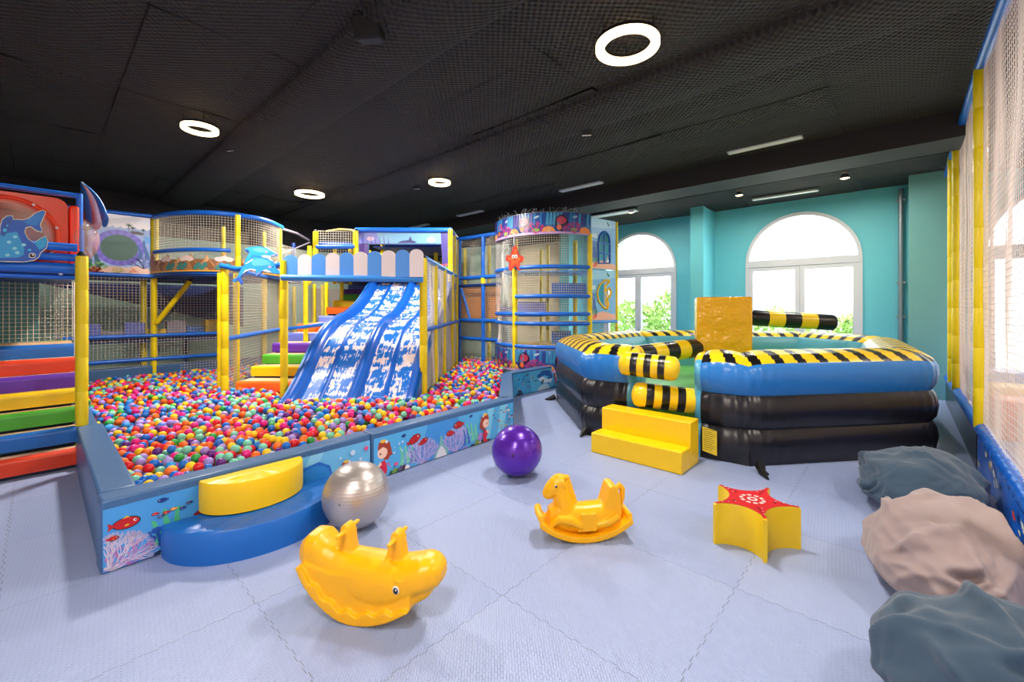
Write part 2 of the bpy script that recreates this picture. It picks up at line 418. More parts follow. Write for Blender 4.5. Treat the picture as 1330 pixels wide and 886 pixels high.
    def rocks(s,x0,x1,seed=1,sc_=1.0):
        R=random.Random(seed); x=x0
        while x<x1:
            c=R.choice([(60,45,60),(92,80,120),(226,190,180),(240,232,236),(46,90,60),(120,150,70),(30,50,80)]); w=R.uniform(.02,.045)*sc_; h=R.uniform(.02,.05)*sc_
            s.poly([(x,0.002),(x+w*1.6,0.002),(x+w*1.3,h*.8),(x+w*.7,h),(x+w*.2,h*.7)],c); x+=w
    def build(s,name,parent,mats='print'): return s.mb.build(name,[mats],parent,smooth=0)
# ------------------------------------------------------------------ room shell
XL,XR,YB,YF,ZC=-13.4,3.6,-3.2,12.0,4.42
mb=MB(); mb.box((XL-.3,YB-.3,-.2),(XR+.3,YF+.3,0)); struct(mb,'floor','floor',smooth=0)
# ceiling: foam sheets, each a little higher or lower than its neighbour, with softly sagging edges
mb=MB(); R=random.Random(3)
def ceil_sheets(x0,x1,y0,y1,z,sx,sy):
    nx=max(1,round((x1-x0)/sx)); ny=max(1,round((y1-y0)/sy))
    for i in range(nx):
        for j in range(ny):
            a=x0+(x1-x0)*i/nx; b=x0+(x1-x0)*(i+1)/nx; c=y0+(y1-y0)*j/ny; d=y0+(y1-y0)*(j+1)/ny
            dz=R.uniform(-.008,.008); g=.003; K=5
            sag=R.uniform(.0,.02); til=R.uniform(-.012,.012)
            vs=[];fs=[]
            for p in range(K+1):
                for q in range(K+1):
                    s_=p/K;t_=q/K
                    vs.append((a+g+(b-a-2*g)*s_, c+g+(d-c-2*g)*t_, z+dz-sag*math.sin(PI*s_)*1.0+til*(t_-.5)+.018*math.cos(2*PI*t_)*(1 if sag>.012 else .3)))
            for p in range(K):
                for q in range(K): fs.append((p*(K+1)+q,p*(K+1)+q+1,(p+1)*(K+1)+q+1,(p+1)*(K+1)+q))
            mb.add(vs,fs)
ceil_sheets(XL,XR,YB,8.35,ZC-.06,2.0,.98)
ceil_sheets(XL,XR,8.95,YF,4.24,2.0,1.0)
struct(mb,'ceiling',['foam'],smooth=60)
mb=MB(); mb.box((XL-.3,YB-.3,ZC+.02),(XR+.3,YF+.3,ZC+.3)); struct(mb,'ceiling_slab','smooth_black',smooth=0)
mb=MB(); mb.box((XL,8.3,4.0),(XR,9.0,ZC+.02)); struct(mb,'trim_1','smooth_black',smooth=0)
for q,(yy,zz) in enumerate(((2.35,4.2),(5.05,4.26))):     # soft, foam-wrapped ducts crossing the ceiling
    mb=MB(); n=10; vs=[];fs=[]
    for i in range(2):
        for k in range(n+1):
            a=PI*k/n; vs.append((XL if i==0 else XR, yy+.42*math.cos(a)*(1 if abs(math.cos(a))<.9 else 1), 4.37-(4.37-zz)*math.sin(a)**.6))
    for k in range(n): fs.append((k,k+1,n+1+k+1,n+1+k))
    mb.add(vs,fs); struct(mb,'trim_%d'%(q+2),'foam')
# window wall
WX=[-9.86,-5.82,-1.78,2.26]; WW=1.145; TZ=2.80
def arch(cx,w,z0,zt,n=24):
    pts=[(cx-w,z0),(cx+w,z0),(cx+w,zt)]
    pts+=[(cx+w*math.cos(PI*k/n),zt+w*math.sin(PI*k/n)) for k in range(1,n)]
    return pts+[(cx-w,zt)]
def holed(mb,outer,holes,mapf,m=0,c=(1,1,1)):
    loops=[[Vector((x,y,0)) for x,y in outer]]+[[Vector((x,y,0)) for x,y in h] for h in holes]
    tris=tessellate_polygon(loops); flat=[p for l in loops for p in l]
    mb.add([tuple(mapf(p.x,p.y)) for p in flat],[tuple(t) for t in tris],m,c)
mb=MB(); outer=[(XL-.3,0),(XR+.3,0),(XR+.3,ZC+.2),(XL-.3,ZC+.2)]
holes=[arch(x,WW,.02,TZ) for x in WX]
holed(mb,outer,holes,lambda x,y:Vector((x,YF,y))); holed(mb,outer,holes,lambda x,y:Vector((x,YF+.3,y)))
for h in holes:
    k=len(h)
    mb.add([(x,YF,z) for x,z in h]+[(x,YF+.3,z) for x,z in h],[(i,(i+1)%k,k+(i+1)%k,k+i) for i in range(k)])
struct(mb,'wall_back','teal',smooth=0)
mb=MB(); mb.box((XL-.3,YB,0),(XL,YF,ZC+.2)); struct(mb,'wall_left','teal_dull',smooth=0)
mb=MB(); mb.box((XR,YB,0),(XR+.3,YF,ZC+.2)); struct(mb,'wall_right','pale',smooth=0)
mb=MB(); mb.box((XL-.3,YB-.3,0),(XR+.3,YB,ZC+.2)); struct(mb,'wall_front','pale',smooth=0)
mb=MB(); mb.box((-3.98,11.1,0),(-3.66,YF,4.3)); struct(mb,'trim_4','teal',smooth=0)
mb=MB(); mb.box((-8.02,11.1,0),(-7.70,YF,4.3)); struct(mb,'trim_6','teal',smooth=0)
mb=MB(); mb.box((XL,YB,3.45),(XL+.02,YF,ZC)); struct(mb,'trim_7','smooth_black',smooth=0)
mb=MB(); mb.box((XL,YF-.02,3.97),(-8.0,YF,ZC)); struct(mb,'trim_8','smooth_black',smooth=0)
mb=MB(); mb.box((.09,11.2,0),(.66,YF,4.3)); struct(mb,'trim_5',[wall_mat('grey_teal_column',(112,176,176))],smooth=0)
for q,x in enumerate(WX):
    o=MB(); A=arch(x,WW,.02,TZ); B=arch(x,WW-.075,.10,TZ)
    yf=YF-.03; yb=YF+.06
    holed(o,A,[B],lambda a,b:Vector((a,yf,b)))
    for L_ in (A,B):
        k=len(L_); o.add([(a,yf,z) for a,z in L_]+[(a,yb,z) for a,z in L_],[(i,(i+1)%k,k+(i+1)%k,k+i) for i in range(k)])
    o.box((x-WW+.03,yf-.012,TZ-.10),(x+WW-.03,yb,TZ+.06))
    root=struct(o,'window_%d'%(q+1),'white_frame',smooth=0)
    for s_ in (-1,1):
        d=MB(); xa,xb=(x-WW+.07,x-.002) if s_<0 else (x+.002,x+WW-.07)
        z0,z1,w=.101,TZ-.101,.095
        d.box((xa,yf+.01,z0),(xa+w,yb,z1)); d.box((xb-w,yf+.01,z0),(xb,yb,z1)); d.box((xa+w,yf+.012,z0),(xb-w,yb-.004,z0+.14)); d.box((xa+w,yf+.012,z1-w),(xb-w,yb-.004,z1))
        lf=d.build('door_leaf',['white_frame'],root,smooth=0)
        g=MB(); g.add([(xa+w,YF+.02,z0+.1),(xb-w,YF+.02,z0+.1),(xb-w,YF+.02,z1-w),(xa+w,YF+.02,z1-w)],[(0,1,2,3)]); g.build('pane',['glass'],lf,smooth=0)
        if s_>0:
            hm=MB(); hm.tube([(xa+.04,yf-.05,1.0),(xa+.04,yf-.05,1.13)],.012,8); hm.tube([(xa+.04,yf+.02,1.06),(xa+.04,yf-.05,1.06)],.01,6); hm.build('door_handle',['metal'],lf)
    g=MB(); B2=arch(x,WW-.08,TZ+.05,TZ+.051); k=len(B2); g.add([(a,YF+.02,z) for a,z in B2],[tuple(range(k))]); g.build('arched_pane',['glass'],root,smooth=0)
m,nt_,b_=newmat('blind_fabric'); b_.inputs['Base Color'].default_value=(*lin((225,210,180)),1); b_.inputs['Roughness'].default_value=.9
tl=nt_.nodes.new('ShaderNodeBsdfTranslucent'); tl.inputs[0].default_value=(*lin((225,212,188)),1); mx_=nt_.nodes.new('ShaderNodeMixShader'); mx_.inputs[0].default_value=.3
link(nt_,b_,0,mx_,1); link(nt_,tl,0,mx_,2); link(nt_,mx_,0,nt_.nodes['Material Output'],'Surface'); M['blind']=m
t=thing('roller_blind','cream roller blind drawn over the window behind the round climbing tower','blind',(-9.9,11.9,.1))
mb=MB(); mb.box((-11.15,11.90,.1),(-8.65,11.905,3.97)); mb.build('blind_cloth',['blind'],t,smooth=0)
mb=MB(); mb.tube([(-11.15,11.9,.1),(-8.65,11.9,.1)],.02,8); mb.build('bottom_bar',['white_frame'],t)
# ------------------------------------------------------------------ outside
mb=MB(); mb.box((-30,YF+.3,-.25),(25,60,-.12)); tag(mb.build('terrace_ground',['terrace'],smooth=0),kind='structure')
def bush(x,y,h,w,lab,seed):
    R=random.Random(seed); mb=MB()
    for i in range(1900):
        a=R.uniform(0,2*PI); ph=math.acos(R.uniform(-.3,1)); rr=R.uniform(.75,1.03)
        p=Vector((x+w*rr*math.sin(ph)*math.cos(a),y+w*.8*rr*math.sin(ph)*math.sin(a),-.1+h*.35+h*.65*rr*math.cos(ph)))
        t=Vector((R.uniform(-1,1),R.uniform(-1,1),R.uniform(-.2,1))).normalized(); s_=t.orthogonal().normalized(); L=R.uniform(.12,.26)
        mb.add([tuple(p),tuple(p+t*L*.5+s_*L*.2),tuple(p+t*L),tuple(p+t*L*.5-s_*L*.2)],[(0,1,2,3)])
    r=thing('garden_bush',lab,'bush',(x,y,-.12),'bushes outside the windows')
    mb.build('foliage',['leaf'],r,smooth=0)
    k=MB(); 
    for a in range(5): k.tube([(x,y,-.12),(x+.3*w*math.cos(a*1.3),y+.3*w*math.sin(a*1.3),h*.6)],[.04,.015],6)
    k.build('stem',[mat('bark',(120,100,80),.8)],r)
bush(-7.6,15.2,2.0,1.2,'large pale green bush outside the left leaf of the left arched window',1)
bush(-5.6,14.9,2.5,1.2,'tall rounded light green bush outside the right leaf of the left arched window',2)
bush(-3.0,15.6,1.7,1.1,'light green bush outside the left leaf of the middle arched window',3)
bush(-.6,15.2,1.7,1.0,'light green bush outside the right leaf of the middle arched window',4)
r=thing('pale_building','white building across the street with tall shuttered windows, seen through the arched windows','building',(-4,26,-.12))
mb=MB(); mb.box((-22,26,-.12),(18,30,14)); mb.build('facade_wall',['facade'],r,smooth=0)
for x in (-14.0,-9.6,-5.2,-2.6,1.4,5.6):
    for z in (4.2,8.0):
        f=MB(); f.box((x-.75,25.9,z-.1),(x+.75,25.99,z+2.5)); fo=f.build('house_window',['facade'],r,smooth=0)
        g=MB(); g.box((x-.6,25.86,z),(x+.6,25.9,z+2.3)); g.build('shutter',['shutter'],fo,smooth=0)
        b_=MB()
        for k in range(9): b_.tube([(x-.8+.2*k,25.5,z-.1),(x-.8+.2*k,25.5,z+.9)],.015,4)
        b_.tube([(x-.85,25.5,z+.9),(x+.85,25.5,z+.9)],.03,6); b_.box((x-.9,25.45,z-.2),(x+.9,26,z-.08)); b_.build('balcony_rail',['shutter'],fo,smooth=0)
# ------------------------------------------------------------------ ceiling fittings
def ring(x,y,z,R0,lab,r=None):
    r=R0*.155
    t=thing('ring_lamp',lab,'ceiling light',(x,y,ZC-.05),'ring lamps on the black ceiling')
    mb=MB(); mb.lathe([(R0-r,0),(R0-r,-.03),(R0+r,-.03),(R0+r,0),(R0-r,0)],(x,y,z+.035),48); mb.build('lamp_body',['black'],t)
    e=MB(); e.lathe([(R0-r,.0),(R0-r,-.04),(R0-r*.6,-.052),(R0+r*.6,-.052),(R0+r,-.045),(R0+r,0)],(x,y,z+.004),48); e.build('diffuser_ring',['lamp'],t)
    c=MB()
    for a in (0,2*PI/3,4*PI/3): c.tube([(x+R0*math.cos(a),y+R0*math.sin(a),z+.03),(x+R0*math.cos(a),y+R0*math.sin(a),ZC-.05)],.006,6)
    c.build('mount',['black'],t)
    L=bpy.data.lights.new('ring_light','AREA'); L.shape='DISK'; L.size=R0*2; L.energy=RINGW*(1.7 if x<-5 else 1); L.color=(1,.90,.80)
    lo=bpy.data.objects.new('ring_light',L); COL.objects.link(lo); lo.location=(x,y,z-.07)
RINGW=62
ring(-1.93,3.75,4.2,.255,'large glowing ring lamp nearest the camera, upper right of the ceiling')
ring(-7.21,1.5,4.2,.19,'glowing ring lamp above the left half of the ball pit')
ring(-9.81,4.07,4.26,.265,'glowing ring lamp farthest back, above the round net balcony')
ring(-6.78,5.33,4.2,.185,'smallest glowing ring lamp, above the slide and awning')
for x,y in ((-.7,-.4),(.2,-2.4),(2.3,3.4),(2.2,8.2)):  # unseen ring lamps added to brighten the room and the space beyond the net
    ring(x,y,4.2,.275,'glowing ring lamp added outside the view to brighten the room')
def grille(x,y,w,lab,z=4.34,ty=.075):
    t=thing('air_grille',lab,'air vent',(x,y,z),'white strip air grilles in the ceiling')
    a=MB(); a.box((x-w,y-ty,z-.03),(x+w,y-ty+.014,z)); a.box((x-w,y+ty-.014,z-.03),(x+w,y+ty,z)); a.box((x-w,y-ty,z-.03),(x-w+.014,y+ty,z)); a.box((x+w-.014,y-ty,z-.03),(x+w,y+ty,z)); a.box((x-.006,y-ty,z-.03),(x+.006,y+ty,z))
    a.build('grille_frame',['white_frame'],t,smooth=0)
    b=MB(); b.box((x-w+.014,y-ty+.014,z-.028),(x+w-.014,y+ty-.014,z)); b.build('slot_panel',['diffuser'],t,smooth=0)
grille(-1.66,7.86,.53,'white strip air grille before the black beam, upper right above the arena')
grille(-5.17,7.9,.53,'white strip air grille left of and smaller than the one above the arena')
grille(-8.9,8.05,.5,'white strip air grille above the orange rope net corner')
grille(-11.5,8.2,.5,'small white strip air grille far back above the upper play deck')
grille(-1.93,11.04,.62,'white strip air grille between the beam and the middle arched window',4.2)
grille(-5.8,10.2,.8,'wide white strip air grille beside the tower, before the left arched window',4.2,.14)
def sensor(x,y,s,lab,z=ZC-.08):
    t=thing('ceiling_box',lab,'wall speaker',(x,y,z),'small black boxes on the ceiling')
    m4=Matrix.Translation((x,y,z))@Matrix.Rotation(.6,4,'Z')@Matrix.Rotation(.25,4,'X')
    a=MB(); a.box((-s,-s*.7,-s*1.6),(s,s*.7,0),M4=m4); a.build('speaker_body',['black'],t,smooth=0,mods=bevel(.01,2))
    b=MB(); b.box((-s*.85,-s*.6,-s*1.64),(s*.85,s*.6,-s*1.58),M4=m4); b.build('speaker_front',['diffuser' if s<.09 else 'black'],t,smooth=0)
    c=MB(); c.tube([(x,y,z),(x,y,ZC-.02)],.02,8); c.build('bracket',['black'],t)
sensor(-3.59,2.01,.12,'large black box speaker on the ceiling at the top of the view')
sensor(-3.4,5.36,.075,'small black box with white front below the largest ring lamp')
sensor(-7.64,5.39,.07,'small black box with white front beside the smallest ring lamp')
sensor(-7.99,2.07,.07,'small dark box beside the left ring lamp')
def spot(x,y,z,lab):
    t=thing('spot_lamp',lab,'ceiling spotlight',(x,y,z+.08),'small warm spotlights on the ceiling')
    a=MB(); a.lathe([(.045,.08),(.05,.06),(.085,.0),(.075,-.005),(.07,0)],(x,y,z),16); a.build('lamp_housing',['metal'],t)
    b=MB(); b.lathe([(.07,.0),(.04,-.012),(0.001,-.016)],(x,y,z),16); b.build('lens',['spot_lens'],t)
    L=bpy.data.lights.new('spot_light','AREA'); L.shape='DISK'; L.size=.16; L.energy=24; L.color=(1,.93,.84)
    lo=bpy.data.objects.new('spot_light',L); COL.objects.link(lo); lo.location=(x,y,z-.05)
for x,y,z,l in ((-2.62,10.2,4.14,'small round spotlight above the left edge of the middle arched window'),(-.8,10.19,4.14,'small round spotlight above the right edge of the middle arched window'),(-5.13,10.18,4.14,'small round spotlight beside the wide grille right of the tower'),(-10.0,9.9,4.1,'bright starry spotlight above the back net left of the tower')): spot(x,y,z,l)
# pipe
t=thing('conduit_pipe','grey vertical conduit pipe with clips on the teal wall beside the column','pipe',(0,11.9,0))
mb=MB(); mb.tube([(-.02,11.93,0),(-.02,11.93,4.15)],.045,12); mb.build('pipe',['metal'],t)
for z in (1.5,2.2,3.9):
    mb=MB(); mb.box((-.09,11.9,z),(.05,12,z+.04)); mb.build('pipe_clip',['metal'],t,smooth=0)
# ------------------------------------------------------------------ ball pit walls
PITH=.47
SKY=(104,190,238)
pit=thing('ball_pit','blue padded ball pit enclosure with printed undersea side panels','ball pit',(-5,2.5,0))
a0=Vector((-3.76,.26)); a1=Vector((-3.84,2.18)); a2=Vector((-3.93,4.36)); a3=Vector((-5.47,6.02)); a4=Vector((-5.52,9.0))
def wallseg(p,q,th,h=PITH,side=1,m='pit_blue',face=None):
    mb=MB(); d=(q-p).normalized(); n=Vector((-d.y,d.x))*side*th
    vs=[(*a,z) for z in (0,h) for a in (p,q,q+n,p+n)]
    mb.add(vs,[(0,3,2,1),(4,5,6,7),(0,1,5,4),(1,2,6,5),(2,3,7,6),(3,0,4,7)])
    return mb.build('padded_wall',[m],pit,smooth=30,mods=bevel(.018,3))
w1=wallseg(a0,a1-Vector((0,.004)),.18); w2=wallseg(a1+Vector((0,.004)),a2,.18); w3=wallseg(a2,a3,.2); w4=wallseg(a3,a4,.2)
w5=wallseg(Vector((-3.945,.26)),Vector((-6.36,.26)),.2,side=-1)
wallseg(Vector((-10.95,.2)),Vector((-11.4,5.6)),.2,h=.55,side=1); wallseg(Vector((-6.44,.33)),Vector((-10.9,.33)),.1,h=.45,side=-1)
def panelmap(p,q,off=.0):
    d=(q-p).normalized(); n=Vector((d.y,-d.x))
    return (lambda x,y: Vector((*(p+d*x),y+off))), Vector((n.x,n.y,0)), (q-p).length
f,n,L=panelmap(a0,a1,.012); pc=Pic(f,n); pc.lim=(.012,L-.012)
pc.poly([(.012,0),(L-.012,0),(L-.012,.40),(.012,.40)],(72,156,226)); pc.poly([(.6,.0),(L-.012,0),(L-.012,.40),(1.0,.40)],(108,188,236)); pc.poly([(1.15,0),(1.25,0),(1.45,.40),(1.33,.40)],(140,208,242))
pc.weed(.34,.06,.24,(80,190,140),1,3); pc.weed(.27,.05,.16,(34,84,170),3,2); pc.ell(.28,.17,.03,.022,(34,84,170)); pc.ell(.36,.13,.025,.02,(34,84,170)); pc.ell(.26,.12,.02,.02,(34,84,170))
pc.coral(.06,.0,.26,(205,190,226),1.3,15,3,5,.007); pc.coral(.14,.0,.2,(196,120,196),1.1,9,2,8,.005); pc.coral(.05,-.0,.24,(226,214,236),1.25,13,3,15,.006)
pc.rocks(.26,.55,2,1.3); pc.rocks(.3,.5,12,.8); pc.ell(.43,.09,.022,.015,(230,70,120)); pc.fish(.125,.28,.13,(196,22,30),(230,190,30),1); pc.fish(.06,.205,.05,(196,22,30),(230,190,30),1)
pc.fish(.31,.365,.05,(24,56,140),(24,56,140),-1)
for x,y,c in ((.27,.285,(200,40,40)),(.33,.275,(200,40,40)),(.37,.285,(240,170,60)),(.42,.275,(40,60,130)),(.46,.3,(30,50,110)),(.30,.26,(60,80,160))): pc.fish(x,y,.035,c,(245,245,245),-1)
pc.bubbles(.6,.34,.12,.1,9,(208,220,240),3,.012)
# large scaly tail in reds behind the half-round steps
pc.poly([(.48,.2),(.53,.235),(.52,.26),(.57,.3),(.62,.34),(.7,.36),(.78,.33),(.8,.2),(.62,.19),(.55,.18)],(150,34,34)); pc.poly([(.57,.24),(.61,.32),(.7,.33),(.68,.25)],(190,74,50)); pc.ell(.62,.27,.02,.03,(90,130,110)); pc.ell(.68,.345,.035,.015,(235,190,40))
# blue whale and girl right of the steps
pc.poly([(1.18,.12),(1.2,.24),(1.27,.31),(1.4,.33),(1.5,.27),(1.53,.16),(1.5,.06),(1.3,.04)],(30,106,196)); pc.ell(1.36,.2,.14,.1,(46,136,214)); pc.poly([(1.18,.05),(1.28,.1),(1.44,.09),(1.5,.05),(1.44,.01),(1.2,.01)],(232,240,246)); pc.ell(1.42,.13,.014,.01,(10,30,80)); pc.ell(1.45,.14,.014,.01,(10,30,80)); pc.ell(1.26,.1,.03,.02,(110,210,220))
pc.girl(1.66,.0,.27,-1); pc.ell(1.72,.33,.025,.025,(196,220,244)); pc.ell(1.80,.25,.016,.016,(196,220,244)); pc.ell(1.60,.31,.01,.01,(214,232,250))
sx=[(1.86+.032*(1 if k%2==0 else .45)*math.cos(PI/2+PI*k/5),.335+.032*(1 if k%2==0 else .45)*math.sin(PI/2+PI*k/5)) for k in range(10)]; pc.poly(sx,(236,70,130)); pc.ell(1.88,.14,.03,.02,(220,196,196))
tag(pc.build('printed_seascape',w1),'printed undersea picture with red fish, coral, a whale and a swimming girl')
f,n,L=panelmap(a1,a2,.012); pc=Pic(f,n)
pc.poly([(.03,0),(L-.015,0),(L-.015,.40),(.03,.40)],(84,176,234)); pc.poly([(.55,0),(1.3,0),(1.15,.40),(.7,.40)],(60,146,224)); pc.poly([(1.62,0),(1.7,0),(1.78,.40),(1.66,.40)],(128,208,240)); pc.poly([(1.85,0),(1.95,0),(2.05,.40),(1.9,.40)],(128,208,240))
pc.girl(.14,.02,.34,-1)
pc.weed(.42,.05,.26,(110,205,175),4,3); pc.weed(.5,.04,.2,(60,110,200),5,2); pc.coral(.62,.0,.3,(206,200,244),1.15,17,3,21,.007); pc.coral(.66,.0,.24,(170,150,226),1.2,11,3,24,.005)
pc.coral(1.12,.0,.32,(212,204,246),1.15,17,3,33,.007); pc.coral(1.08,.0,.25,(180,160,232),1.2,11,3,38,.005); pc.weed(1.38,.06,.27,(110,205,175),9,3); pc.weed(1.28,.04,.22,(60,110,200),11,2)
pc.poly([(.78,.0),(.8,.06),(.86,.13),(.88,.24),(.9,.24),(.92,.13),(.99,.07),(1.0,0)],(120,180,186)); pc.poly([(.81,.0),(.83,.06),(.88,.12),(.9,.12),(.95,.06),(.97,0)],(222,224,232))
pc.fish(.52,.285,.15,(188,20,26),(120,20,20),1,.35); pc.fish(.64,.235,.11,(188,20,26),(120,20,20),1,.35); pc.fish(1.02,.235,.11,(188,20,26),(120,20,20),-1,.1); pc.fish(1.15,.305,.14,(188,20,26),(120,20,20),-1,.0)
pc.fish(.38,.355,.05,(24,56,140),(24,56,140),1,.1); pc.fish(1.36,.37,.05,(24,56,140),(24,56,140),1,.2)
pc.rocks(.2,.42,5,1.2); pc.rocks(1.34,1.66,6,1.2); pc.rocks(1.8,2.16,8,1.0); pc.ell(.28,.09,.025,.018,(236,90,150)); pc.bubbles(.3,.26,.14,.12,9,(206,226,246),4,.01); pc.bubbles(1.55,.33,.14,.1,8,(206,226,246),6,.01)
pc.girl(1.6,.02,.33,1); pc.poly([(1.46,.06),(1.5,.14),(1.55,.12),(1.53,.04)],(176,130,214))
R=random.Random(5)
for i in range(34):
    x=R.uniform(1.75,2.12); y=R.uniform(.1,.37); pc.fish(x,y,R.uniform(.018,.03),R.choice([(30,40,60),(30,40,60),(200,50,50),(235,190,60),(235,170,200)]),(240,240,240),R.choice([-1,1]),R.uniform(-.3,.3))
pc.fish(2.02,.33,.05,(235,235,235),(20,20,20),1); pc.coral(2.02,.0,.12,(80,60,80),1.0,9,2,70,.008)
tag(pc.build('printed_seascape',w2),'printed undersea picture with two brown-haired girls, white corals and red fish')
f,n,L=panelmap(a3,a4,.012); pc=Pic(f,n)
pc.poly([(.03,0),(L-.015,0),(L-.015,.42),(.03,.42)],(64,170,216)); pc.poly([(.6,0),(1.3,0),(1.4,.42),(.5,.42)],(92,192,228))
pc.poly([(.75,.3),(.95,.4),(1.2,.38),(1.3,.25),(1.25,.12),(1.1,.1),(1.15,.25),(1.0,.3),(.9,.22)],(28,96,168)); pc.poly([(.8,.24),(.95,.28),(1.1,.2),(1.3,.2),(1.25,.12),(1.0,.14)],(222,238,244)); pc.girl(1.42,.08,.26,1)
pc.poly([(.75,0),(.9,.1),(1.1,.12),(1.2,.03),(1.2,0)],(198,226,236)); pc.fish(.95,.17,.1,(20,30,36),(230,220,180),1,.8); pc.coral(.22,.0,.13,(60,50,60),1.2,11,2,44,.012)
for i in range(26):
    x=R.uniform(.08,.75); y=R.uniform(.12,.38); pc.fish(x,y,R.uniform(.025,.045),R.choice([(24,36,60),(24,36,60),(200,60,60),(230,200,90)]),(235,240,245),R.choice([-1,1]),R.uniform(-.4,.4))
tag(pc.build('printed_seascape',w4),'printed undersea picture with a curling wave and small girl')
# ------------------------------------------------------------------ balls
PITPOLY=[Vector((-4.0,.5)),Vector((-4.08,4.3)),Vector((-5.72,6.0)),Vector((-5.76,8.6)),Vector((-7.9,9.6)),Vector((-10.6,8.2)),Vector((-11.2,5.4)),Vector((-10.98,.4))]
def inpoly(x,y,poly=PITPOLY):
    c=False; j=len(poly)-1
    for i in range(len(poly)):
        a,b=poly[i],poly[j]
        if (a.y>y)!=(b.y>y) and x<(b.x-a.x)*(y-a.y)/(b.y-a.y)+a.x: c=not c
        j=i
    return c
def surf(x,y):
    d=x*FX+y*FY; l=x*RX+y*RY
    h=.37+.05*noise.noise((x*.8,y*.8,3.1))+.03*noise.noise((x*2.1,y*2.1,8))
    h+=.10*math.exp(-((l+1.9)**2/1.2+(d-5.6)**2/.35))          # mound in front of the slide
    h-=.05*math.exp(-((l+4.2)**2/1.0+(d-5.2)**2/1.4))
    return h
BR=.039
cell=.08; grid={}; balls=[]
def occupied(l,d):                          # footprints of what stands in the pit (slide, stairs, posts)
    if -3.36<l<-1.34 and d>6.15: return True
    if -4.65<l<-3.3 and d>7.05: return True
    if -5.6<l<-1.3 and d>9: return True
    for (pl,pd) in POSTS_LD:
        if (l-pl)**2+(d-pd)**2<.0085: return True
    return False
def lu(u,d): return ((u-CX)/FPX*d,d)
POSTS_LD=[lu(292,6.85),lu(369,6.58),lu(550,6.75),lu(565.5,7.76),lu(576,8.7),lu(587,9.94),lu(343,8.9),lu(363,9.8),lu(200,8.55)]
tries=0
X0,X1,Y0,Y1=-11.25,-3.98,.45,9.7
rr=rng.random((300000,3))
for k in range(300000):
    x=X0+(X1-X0)*rr[k,0]; y=Y0+(Y1-Y0)*rr[k,1]
    d=x*FX+y*FY; l=x*RX+y*RY
    u_=CX+FPX*l/d
    if d>11.6: continue
    if not inpoly(x,y) or occupied(l,d): continue
    # keep clear of the pit walls
    if d>8.9 and u_>652: continue
    z=surf(x,y)-.15*rr[k,2]*(1 if d<7 else .75)
    gx,gy,gz=int(x//cell),int(y//cell),int(z//cell); ok=True
    for i in (-1,0,1):
        for j in (-1,0,1):
            for q in (-1,0,1):
                for b in grid.get((gx+i,gy+j,gz+q),()):
                    if (b[0]-x)**2+(b[1]-y)**2+(b[2]-z)**2<(2*BR-.0015)**2: ok=False;break
                if not ok:break
            if not ok:break
        if not ok:break
    if ok: t_=(x,y,z,d); grid.setdefault((gx,gy,gz),[]).append(t_); balls.append(t_)
BC=[('yellow',(250,206,20)),('orange',(248,112,28)),('red',(222,24,36)),('pink',(232,28,140)),('blue',(20,108,205)),('lilac',(160,140,216)),('mint green',(122,206,178)),('purple',(96,32,128)),('green',(40,160,70)),('sky blue',(40,150,225))]
BW=[.15,.14,.115,.095,.15,.13,.10,.05,.04,.03]
def ico(sub):
    import bmesh
    bm=bmesh.new(); bmesh.ops.create_icosphere(bm,subdivisions=sub,radius=BR)
    v=np.array([w.co[:] for w in bm.verts]); f=np.array([[q.index for q in p.verts] for p in bm.faces]); bm.free(); return v,f
bcol=rng.choice(len(BC),size=len(balls),p=np.array(BW)/sum(BW))
order=sorted(range(len(balls)),key=lambda i:balls[i][3]-1.5*(balls[i][2]-surf(balls[i][0],balls[i][1])>-.05))
top=[i for i in range(len(balls)) if balls[i][2]-surf(balls[i][0],balls[i][1])>-.035]
top.sort(key=lambda i:balls[i][3]); near=set(top[:300])
bm_mats=[mat('ball_plastic_'+n.replace(' ','_'),c,.28,coat=.15,spec=.45) for n,c in BC]
bmesh_=[]
v3,f3=ico(4)
for (n_,c_),mm in zip(BC,bm_mats):
    me=bpy.data.meshes.new('pit_ball'); me.from_pydata(v3.tolist(),[],f3.tolist()); me.materials.append(mm); me.shade_smooth(); bmesh_.append(me)
for i in near:
    x,y,z,d=balls[i]; n_=BC[bcol[i]][0]
    o=bpy.data.objects.new('pit_ball',bmesh_[bcol[i]]); o.location=(x,y,z)
    tag(o,'small glossy %s plastic ball lying in the ball pit by its near corner'%n_,'ball','%s balls in the near corner of the ball pit'%n_); COL.objects.link(o)
rest=[i for i in range(len(balls)) if i not in near]
v2,f2=ico(2); v2b,f2b=ico(3)
def mass(idx,v,f):
    P_=np.array([balls[i][:3] for i in idx]); V=(P_[:,None,:]+v[None]).reshape(-1,3)
    Fc=(f[None]+(np.arange(len(idx))*len(v))[:,None,None]).reshape(-1,3); mi=np.repeat(bcol[idx],len(f)); return V,Fc,mi
nr=[i for i in rest if balls[i][3]<6.2]; fr=[i for i in rest if balls[i][3]>=6.2]
Va,Fa,ma=mass(nr,v2b,f2b); Vb,Fb,mb_=mass(fr,v2,f2)
V=np.vstack([Va,Vb]); Fc=np.vstack([Fa,Fb+len(Va)]); mi=np.concatenate([ma,mb_]).astype(np.int32)
me=bpy.data.meshes.new('pit_balls_mass'); me.vertices.add(len(V)); me.vertices.foreach_set('co',V.ravel()); me.loops.add(Fc.size); me.loops.foreach_set('vertex_index',Fc.ravel().astype(np.int32))
me.polygons.add(len(Fc)); me.polygons.foreach_set('loop_start',np.arange(0,Fc.size,3,dtype=np.int32)); me.polygons.foreach_set('loop_total',np.full(len(Fc),3,dtype=np.int32)); 
for mm in bm_mats: me.materials.append(mm)
